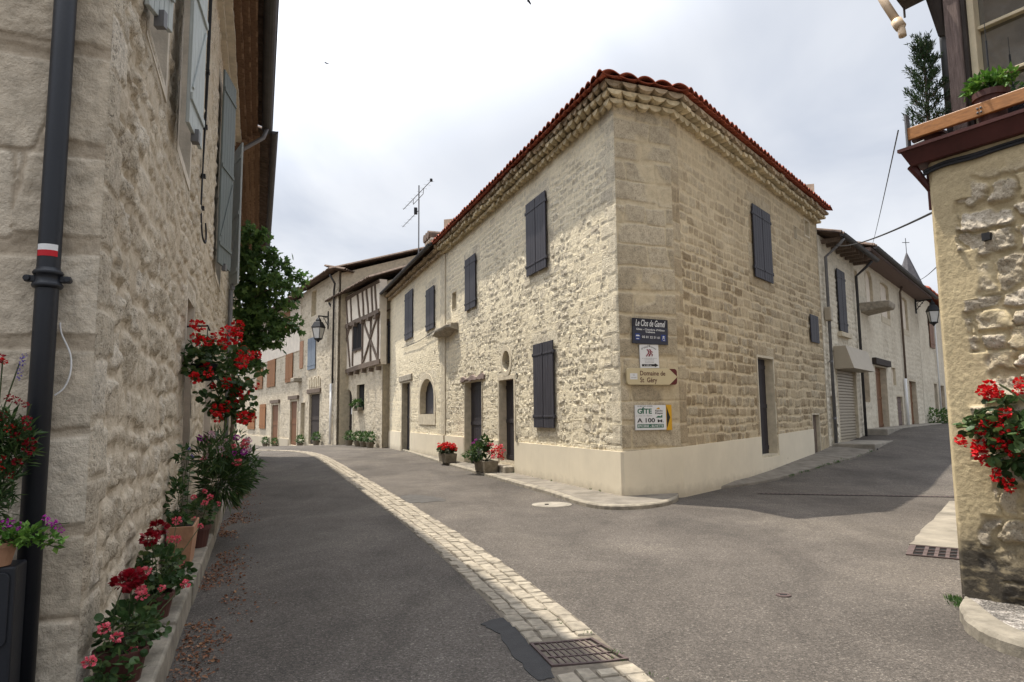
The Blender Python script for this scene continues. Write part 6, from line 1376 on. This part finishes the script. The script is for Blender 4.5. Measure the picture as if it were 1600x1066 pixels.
# --- climbing vine on the further left house
def vine():
    T = thing('climbing_vine', 'leafy green vine hanging out over the left-hand street from the far shaded house', 'climbing plant', ST(20.5, -.7, 0))
    r = random.Random(9); tips = []
    mb = MB(); mb.tube([ST(20.5, -.72, 0), ST(20.6, -.66, 1.5), ST(20.4, -.7, 3.2), ST(20.5, -.6, 4.6), ST(20.4, -.45, 6.3)], [.06, .05, .045, .035, .015], 8); mb.build('trunk', M['oldwood'], T)
    P_ = []; D_ = []; bm = MB()
    ends = [(.05, 6.7, 20), (-.3, 6.9, 20.5), (.35, 6.2, 20), (.75, 5.95, 20.3), (1.15, 5.6, 20.2), (.95, 5.2, 19.8), (.6, 5.5, 20.8), (.85, 4.85, 20.4), (1.05, 4.15, 20), (.9, 4.4, 20.6), (.55, 4.0, 20.2), (.5, 3.7, 19.8), (.1, 3.75, 20.4), (-.3, 4.2, 20), (-.5, 5.2, 20.3), (-.2, 5.8, 19.8), (.2, 5.0, 20.5), (0, 4.5, 19.9), (.3, 4.5, 20.8), (-.4, 6.2, 20.2), (.35, 5.4, 19.6), (-.15, 3.4, 20.5), (0, 3.0, 20.3), (-.35, 3.3, 20)]
    for k, (d, z, s) in enumerate(ends):
        a = Vector(ST(20.4, -.58, min(6.2, max(3.0, z - .5)))); b = Vector(ST(s, d, z)); m = a.lerp(b, .55) + Vector((0, 0, .25)); pts = cat([a, m, b], 8); bm.tube(pts[::3] + [pts[-1]], .012, 4, caps=False)
        for q in pts[3:]:
            n = 9
            w = .15 + .17 * r.random()
            p, dd = blob(q, (w, w, w), n, 900 + k * 20 + len(P_) % 20, .2); P_.append(p); D_.append(dd)
    p, dd = blob(ST(20.4, -.4, 4.9), (.35, .5, 1.4), 260, 77, .2); P_.append(p); D_.append(dd)
    bm.build('branches', M['oldwood'], T); scatter('foliage', np.concatenate(P_), .15, M['darkleaf'], T, 'lobed', np.concatenate(D_) * .35 + np.array([0, 0, -.5]), .6, -.5, 78)
vine()
# --- by the front-left corner: meter box, pots
def corner_pots():
    T = thing('meter_box', 'dark grey metal meter cabinet below the flower pots at the left edge', 'cabinet', FF(-.40, .2, 0))
    mb = MB(); mb.box(FF, -.75, -.205, .16, .34, -.02, .915); mb.build('cabinet', M['castpipe'], T, bevel=.012); mb = MB(); mb.prism([FF(a, .341, z) for a, z in rrect(-.72, -.225, .55, .89, .03)], [FF(a, .352, z) for a, z in rrect(-.72, -.225, .55, .89, .03)]); mb.build('cover_plate', M['castpipe'], T, bevel=.004)
    c = FF(-.30, .30, .917)
    T = thing('flower_pot', 'terracotta pot of trailing bright green leaves with magenta flowers beside the downpipe', 'flower pot', c)
    round_pot(T, c, .085, .11, 'terracotta')
    P_ = []; D_ = []
    for k, (a, o, z, rad, n) in enumerate(((-.28, .32, 1.06, (.1, .08, .06), 130), (-.17, .33, 1.05, (.09, .07, .05), 110), (-.07, .33, 1.02, (.06, .05, .045), 50), (-.36, .3, 1.08, (.08, .08, .05), 80))): p, d = blob(FF(a, o, z), rad, n, 600 + k, .2); P_.append(p); D_.append(d)
    scatter('foliage', np.concatenate(P_), .038, M['brightleaf'], T, 'leaf', np.concatenate(D_) * .5, .7, .5, 61); stems(T, FF(-.3, .3, 1.01), [FF(a, .33, z) for a, z in ((-.2, 1.08), (-.08, 1.05), (.0, 1.1), (-.03, .98), (-.3, 1.1))], .003)
    for k, (a, z, r_) in enumerate(((-.27, 1.11, .022), (-.24, 1.115, .024), (-.21, 1.10, .02), (-.075, 1.115, .026), (-.055, 1.10, .024), (-.10, 1.13, .016), (-.03, 1.07, .016), (-.33, 1.14, .02))): head(T, FF(a, .34, z), r_, M['magenta'], 640 + k, 20)
    c = FF(-.42, .26, .917)
    T = thing('flower_pot', 'tall plant with red snapdragon spikes and a violet spray in front of the downpipe', 'flower pot', c)
    round_pot(T, c, .09, .13, 'darkpot')
    P_ = []; D_ = []
    for k, (a, z, rad, n) in enumerate(((-.33, 1.5, (.12, .09, .16), 620), (-.35, 1.28, (.12, .09, .18), 560), (-.24, 1.48, (.07, .06, .12), 220))): p, d = blob(FF(a, .28, z), rad, n, 660 + k, .2); P_.append(p); D_.append(d)
    scatter('foliage', np.concatenate(P_), .07, M['greenleaf'], T, 'narrow', np.concatenate(D_) * .4 + np.array([0, 0, .2]), .5, .6, 67); stems(T, FF(-.40, .26, 1.04), [FF(a, .29, z) for a, z in ((-.33, 1.9), (-.26, 1.88), (-.2, 1.68), (-.16, 1.48), (-.34, 1.7))], .0035)
    for k, (a, z, r_, m) in enumerate(((-.335, 1.90, .03, 'crimson'), (-.32, 1.885, .022, 'red'), (-.28, 1.71, .02, 'crimson'), (-.255, 1.70, .02, 'crimson'), (-.235, 1.685, .018, 'crimson'), (-.215, 1.675, .016, 'crimson'), (-.205, 1.60, .022, 'crimson'), (-.2, 1.565, .018, 'crimson'), (-.185, 1.50, .026, 'crimson'), (-.195, 1.475, .028, 'crimson'), (-.18, 1.455, .022, 'crimson'), (-.3, 1.42, .02, 'red'), (-.295, 1.37, .018, 'red'), (-.26, 1.34, .02, 'crimson'), (-.34, 1.5, .024, 'red'), (-.31, 1.62, .026, 'crimson'), (-.27, 1.56, .024, 'red'), (-.24, 1.52, .024, 'crimson'), (-.33, 1.30, .024, 'red'), (-.23, 1.40, .022, 'crimson'))): head(T, FF(a, .33, z), r_, M[m], 680 + k, 26)
    for k in range(7): head(T, FF(-.262 + .004 * k, .30, 1.80 + .02 * k), .014, M['violet'], 700 + k, 12)
corner_pots()
# --- troughs in front of the corner house
def street_trough(s, d, ln, label, fol, heads, lmat, leaf, ls, seed):
    c = ST(s, d, .08); T = thing('flower_trough', label, 'planter', c, 'stone troughs on the pavement'); fr = Face(*ST(s - ln / 2, d)[:2], -20.357, False)
    trough(T, fr, 0, ln, -.2, .2, .085, .38, 'troughstone', .03)
    P_ = []; D_ = []
    for k, (cc, rad, n) in enumerate(fol): p, q = blob(ST(*cc), rad, n, seed + k, .2); P_.append(p); D_.append(q)
    scatter('foliage', np.concatenate(P_), ls, M[lmat], T, leaf, np.concatenate(D_) * .6, .8, .4, seed); stems(T, ST(s, d, .36), [ST(*h[0]) for h in heads], .005)
    for k, (h, r_, m) in enumerate(heads): head(T, ST(*h), r_, M[m], seed * 7 + k, 40)
r_ = random.Random(5)
street_trough(22.2, 5.92, .95, 'small stone trough of red begonias, the farther of two by the double door', [((22.2, 5.92, .48), (.3, .42, .12), 260)],
    [((22.2 + r_.uniform(-.42, .42), 5.9 + r_.uniform(-.25, .2), .56 + r_.uniform(-.03, .12)), .075, 'red') for _ in range(24)], 'olive', 'round', .09, 800)
street_trough(18.0, 5.88, .95, 'stone trough with a bushy green shrub and red-pink flowers, nearer of two by the doors', [((18.1, 5.72, .62), (.24, .3, .22), 260), ((18.25, 5.55, .5), (.22, .3, .12), 90), ((18.0, 5.88, .80), (.18, .24, .18), 90), ((18.0, 5.85, .95), (.12, .2, .1), 30)],
    [((17.7 + r_.uniform(-.25, .2), 6.02 + r_.uniform(-.12, .18), .62 + r_.uniform(-.18, .22)), .06, 'pink' if k % 2 else 'red') for k in range(18)] + [((18.3, 5.62, .85), .045, 'magenta'), ((18.4, 5.72, .92), .04, 'magenta')], 'greenleaf', 'leaf', .11, 820)
# --- little pots at the foot of the far houses
def foot_pots():
    c0 = FT(.8, .35, .0); T = thing('flower_pot', 'small pot of fresh green leaves at the foot of the half-timbered house', 'flower pot', c0, 'little pots at the foot of the far houses')
    round_pot(T, c0, .22, .3, 'troughstone'); p, d = blob((c0[0], c0[1], c0[2] + .5), (.28, .28, .28), 150, 850, .2); scatter('foliage', p, .14, M['midleaf'], T, 'leaf', d, .7, .8, 850)
    for a, lb in ((1.9, 'small green potted plant, second from the drainpipe under the timbered wall'), (2.9, 'small green potted plant under the window box of the half-timbered house'), (4.5, 'small green potted plant right of the arched dark door')): copy_tree(T, FT(a, .35, 0), lb)
    for a, lb in ((3.0, 'small potted plant right of the dark double door of the bend house'), (7.0, 'small potted plant left of the dark double door of the bend house'), (18.3, 'small potted plant left of the far orange door'), (14.8, 'small potted plant between the two far orange doors')):
        q = FS(a, .35, 0); copy_tree(T, (q[0], q[1], ground_h(q[0], q[1])), lb)
    c0 = FT(3.55, .15, 2.0); T = thing('window_box', 'green plant in a box on the low window sill of the half-timbered house', 'window box', c0); mb = MB(); mb.box(FT, 3.05, 4.05, .03, .3, 1.93, 2.12); mb.build('box', M['troughstone'], T, bevel=.02)
    p, d = blob((c0[0], c0[1], 2.3), (.4, .35, .22), 170, 860, .2); scatter('foliage', p, .17, M['midleaf'], T, 'leaf', d, .7, .5, 860)
    q = FR(30.5, .3, .9); T = thing('bush', 'low dark bush against the white wall at the top of the slope', 'bush', q); p, d = blob((q[0], q[1], 1.2), (.8, 1.0, .5), 600, 870, .2); scatter('foliage', p, .16, M['darkleaf'], T, 'leaf', d, .7, .4, 870); stems(T, q, [(q[0] + .3, q[1], 1.4), (q[0] - .3, q[1] + .3, 1.4)], .02)
foot_pots()
# --- rose and balcony plants on the right-hand house
def right_plants():
    T = thing('climbing_rose', 'red climbing rose against the beige rendered corner at the right edge', 'rose', FP(-.95, .12, .1))
    mb = MB(); cs = [[(-.95, .1, .08), (-.92, .1, .8), (-.8, .14, 1.3), (-.55, .2, 1.55), (-.3, .22, 1.62), (-.12, .2, 1.5)], [(-.92, .1, .8), (-.7, .18, 1.45), (-.5, .2, 1.7), (-.38, .2, 1.8)], [(-.85, .14, 1.1), (-.6, .25, 1.25), (-.4, .25, 1.2), (-.3, .22, 1.08)], [(-.8, .14, 1.3), (-.62, .2, 1.6), (-.58, .2, 1.82)]]
    for c in cs: mb.tube(cat([FP(q[0] - .10, q[1], q[2]) for q in c], 5), [.009] * (5 * (len(c) - 1)) + [.004], 5)
    mb.build('canes', M['olive'], T)
    P_ = []; D_ = []
    for k, (a, o, z, rad, n) in enumerate(((-.28, .2, 1.50, (.16, .12, .11), 80), (-.42, .22, 1.42, (.16, .12, .16), 110), (-.6, .22, 1.40, (.15, .12, .2), 130), (-.42, .22, 1.22, (.14, .1, .1), 50), (-.62, .2, 1.15, (.1, .1, .16), 70), (-.40, .2, 1.66, (.12, .08, .06), 24), (-.13, .18, 1.46, (.06, .06, .06), 18), (-.40, .22, 1.05, (.05, .05, .05), 12))): p, d = blob(FP(a - .09, o, z), rad, n, 720 + k, .2); P_.append(p); D_.append(d)
    scatter('foliage', np.concatenate(P_), .062, M['greenleaf'], T, 'round', np.concatenate(D_) * .6, .8, .2, 72)
    hs = [(-.33, 1.79, .045), (-.30, 1.75, .042), (-.36, 1.74, .045), (-.32, 1.71, .035), (-.40, 1.72, .035), (-.56, 1.80, .04), (-.60, 1.79, .035), (-.53, 1.74, .03), (-.12, 1.37, .035), (-.115, 1.34, .03), (-.26, 1.45, .04), (-.31, 1.50, .035), (-.36, 1.52, .04), (-.43, 1.58, .045), (-.42, 1.46, .04), (-.46, 1.45, .04), (-.24, 1.34, .05), (-.26, 1.29, .05), (-.22, 1.26, .045), (-.28, 1.22, .045), (-.38, 1.35, .04), (-.43, 1.33, .045), (-.47, 1.28, .03), (-.35, 1.10, .035), (-.40, 1.06, .042), (-.42, 1.02, .035), (-.62, 1.40, .035), (-.58, 1.03, .03), (-.34, 1.14, .028)]
    for k, (a, z, r) in enumerate(hs): head(T, FP(a - .11, .26 + .03 * (k % 3), z), r * 1.1, M['red'], 740 + k, 44)
    c = FP(-.53, .02, 3.9); T = thing('flower_pot', 'brown pot of bright green leaves behind the balcony rail', 'flower pot', c); round_pot(T, c, .125, .27, 'darkpot')
    P_ = []; D_ = []
    for k, (a, z, rad, n) in enumerate(((-.5, 4.26, (.12, .1, .08), 200), (-.62, 4.25, (.1, .1, .07), 120), (-.41, 4.22, (.06, .06, .06), 60))): p, d = blob(FP(a, .04, z), rad, n, 760 + k, .1); P_.append(p); D_.append(d)
    scatter('foliage', np.concatenate(P_), .055, M['brightleaf'], T, 'leaf', np.concatenate(D_) * .7, .7, .6, 76); stems(T, FP(-.53, .02, 4.13), [FP(-.5, .04, 4.3), FP(-.62, .04, 4.3), FP(-.4, .04, 4.22)], .004)
    mb = MB(); mb.tube([FP(-.53, .02, 4.1), FP(-.53, .02, 4.62)], .008, 6); mb.tube([FP(-.53, .02, 4.62), FP(-.53, .02, 4.78)], .003, 4); mb.build('stake', M['iron'], T)
    c = FP(-.0, -.06, 3.9); T = thing('conifer_shrub', 'dark conifer shrub in a pot at the balcony corner', 'shrub', c); round_pot(T, c, .13, .12, 'darkpot')
    mb = MB(); mb.tube([FP(-.0, -.06, 4.0), FP(-.01, -.06, 4.85)], [.02, .006], 6); P_ = []; D_ = []; r = random.Random(3)
    for k in range(46):
        z = 4.02 + .80 * (k / 45) ** .95; w = .20 * (1 - .62 * (k / 45)) * r.uniform(.6, 1.1); t = k * 2.4
        b = FP(-.005, -.06, z); e = FP(-.005 + w * cos(t), -.06 + w * sin(t), z + .11); mb.tube([b, e], .004, 4, caps=False)
        for f in (.45, .75, 1.0):
            q = [b[i] + (e[i] - b[i]) * f for i in range(3)]; p, d = blob(q, (.038, .038, .04), 34, 770 + k, .1); P_.append(p); D_.append(np.tile(np.array(e) - np.array(b), (34, 1)) * 6 + np.array([0, 0, .5]))
    mb.build('branches', M['oldwood'], T); scatter('foliage', np.concatenate(P_), .045, M['conifer'], T, 'narrow', np.concatenate(D_) * .6, .5, .8, 79)
right_plants()
# --- dry leaves along the ledge
def litter():
    r = np.random.RandomState(4); n = 5200; s = r.uniform(3.0, 17, n); d = -.47 + np.abs(r.normal(0, .13, n)) * (.6 + 1.6 * fbm(s * 1.3, s * 0, 5, 3)); keep = fbm(s * .9, d * 2, 6, 3) > .42
    s, d = s[keep], d[keep]; q = np.stack([uL[0] * s + nL[0] * d, uL[1] * s + nL[1] * d, np.full(len(s), .012)], 1)
    o = scatter('fallen_leaves', q, r.uniform(.01, .04, len(s)), M['litter'], None, 'leaf', r.normal(size=(len(s), 3)) * np.array([1, 1, .1]), .2, 0, 9); tag(o, 'scattered dry brown leaves along the foot of the left ledge', 'leaves'); o['kind'] = 'stuff'
litter()

# --- weeds at the foot of walls and kerbs
def weeds():
    r = np.random.RandomState(8); C = []
    for k in range(46):
        a = r.uniform(4.5, 10.4); o = .55 + .105 * (a - 4.5) + r.normal(0, .03); q = FR(a, o, 0); C.append((q[0], q[1], ground_h(q[0], q[1]) + .02, r.uniform(.03, .08)))
    for k in range(22):
        t = r.uniform(0, 1); x, y = 3.60 + r.normal(0, .02) + .1 * t, 5.72 + .25 * t + r.normal(0, .02); C.append((x, y, .02, r.uniform(.02, .06)))
    for k in range(40):
        q = ST(r.uniform(11.5, 31), 6.36 + r.normal(0, .015)); C.append((q[0], q[1], .09, r.uniform(.02, .06)))
    for k in range(26):
        q = ST(r.uniform(2, 5.4), 2.28 + r.normal(0, .05)); C.append((q[0], q[1], .008, r.uniform(.012, .03)))
    P_ = []; Z_ = []
    for x, y, z, h in C:
        n = 12; P_.append(np.stack([x + r.normal(0, h * .5, n), y + r.normal(0, h * .5, n), np.full(n, z)], 1)); Z_.append(np.full(n, h) * r.uniform(.6, 1.2, n))
    P_ = np.concatenate(P_); o = scatter('weeds', P_, np.concatenate(Z_), M['midleaf'], None, 'narrow', np.tile(np.array([0, 0, 1.0]), (len(P_), 1)), .45, .5, 8); tag(o, 'small green weeds growing at the foot of kerbs and walls', 'weeds'); o['kind'] = 'stuff'
weeds()
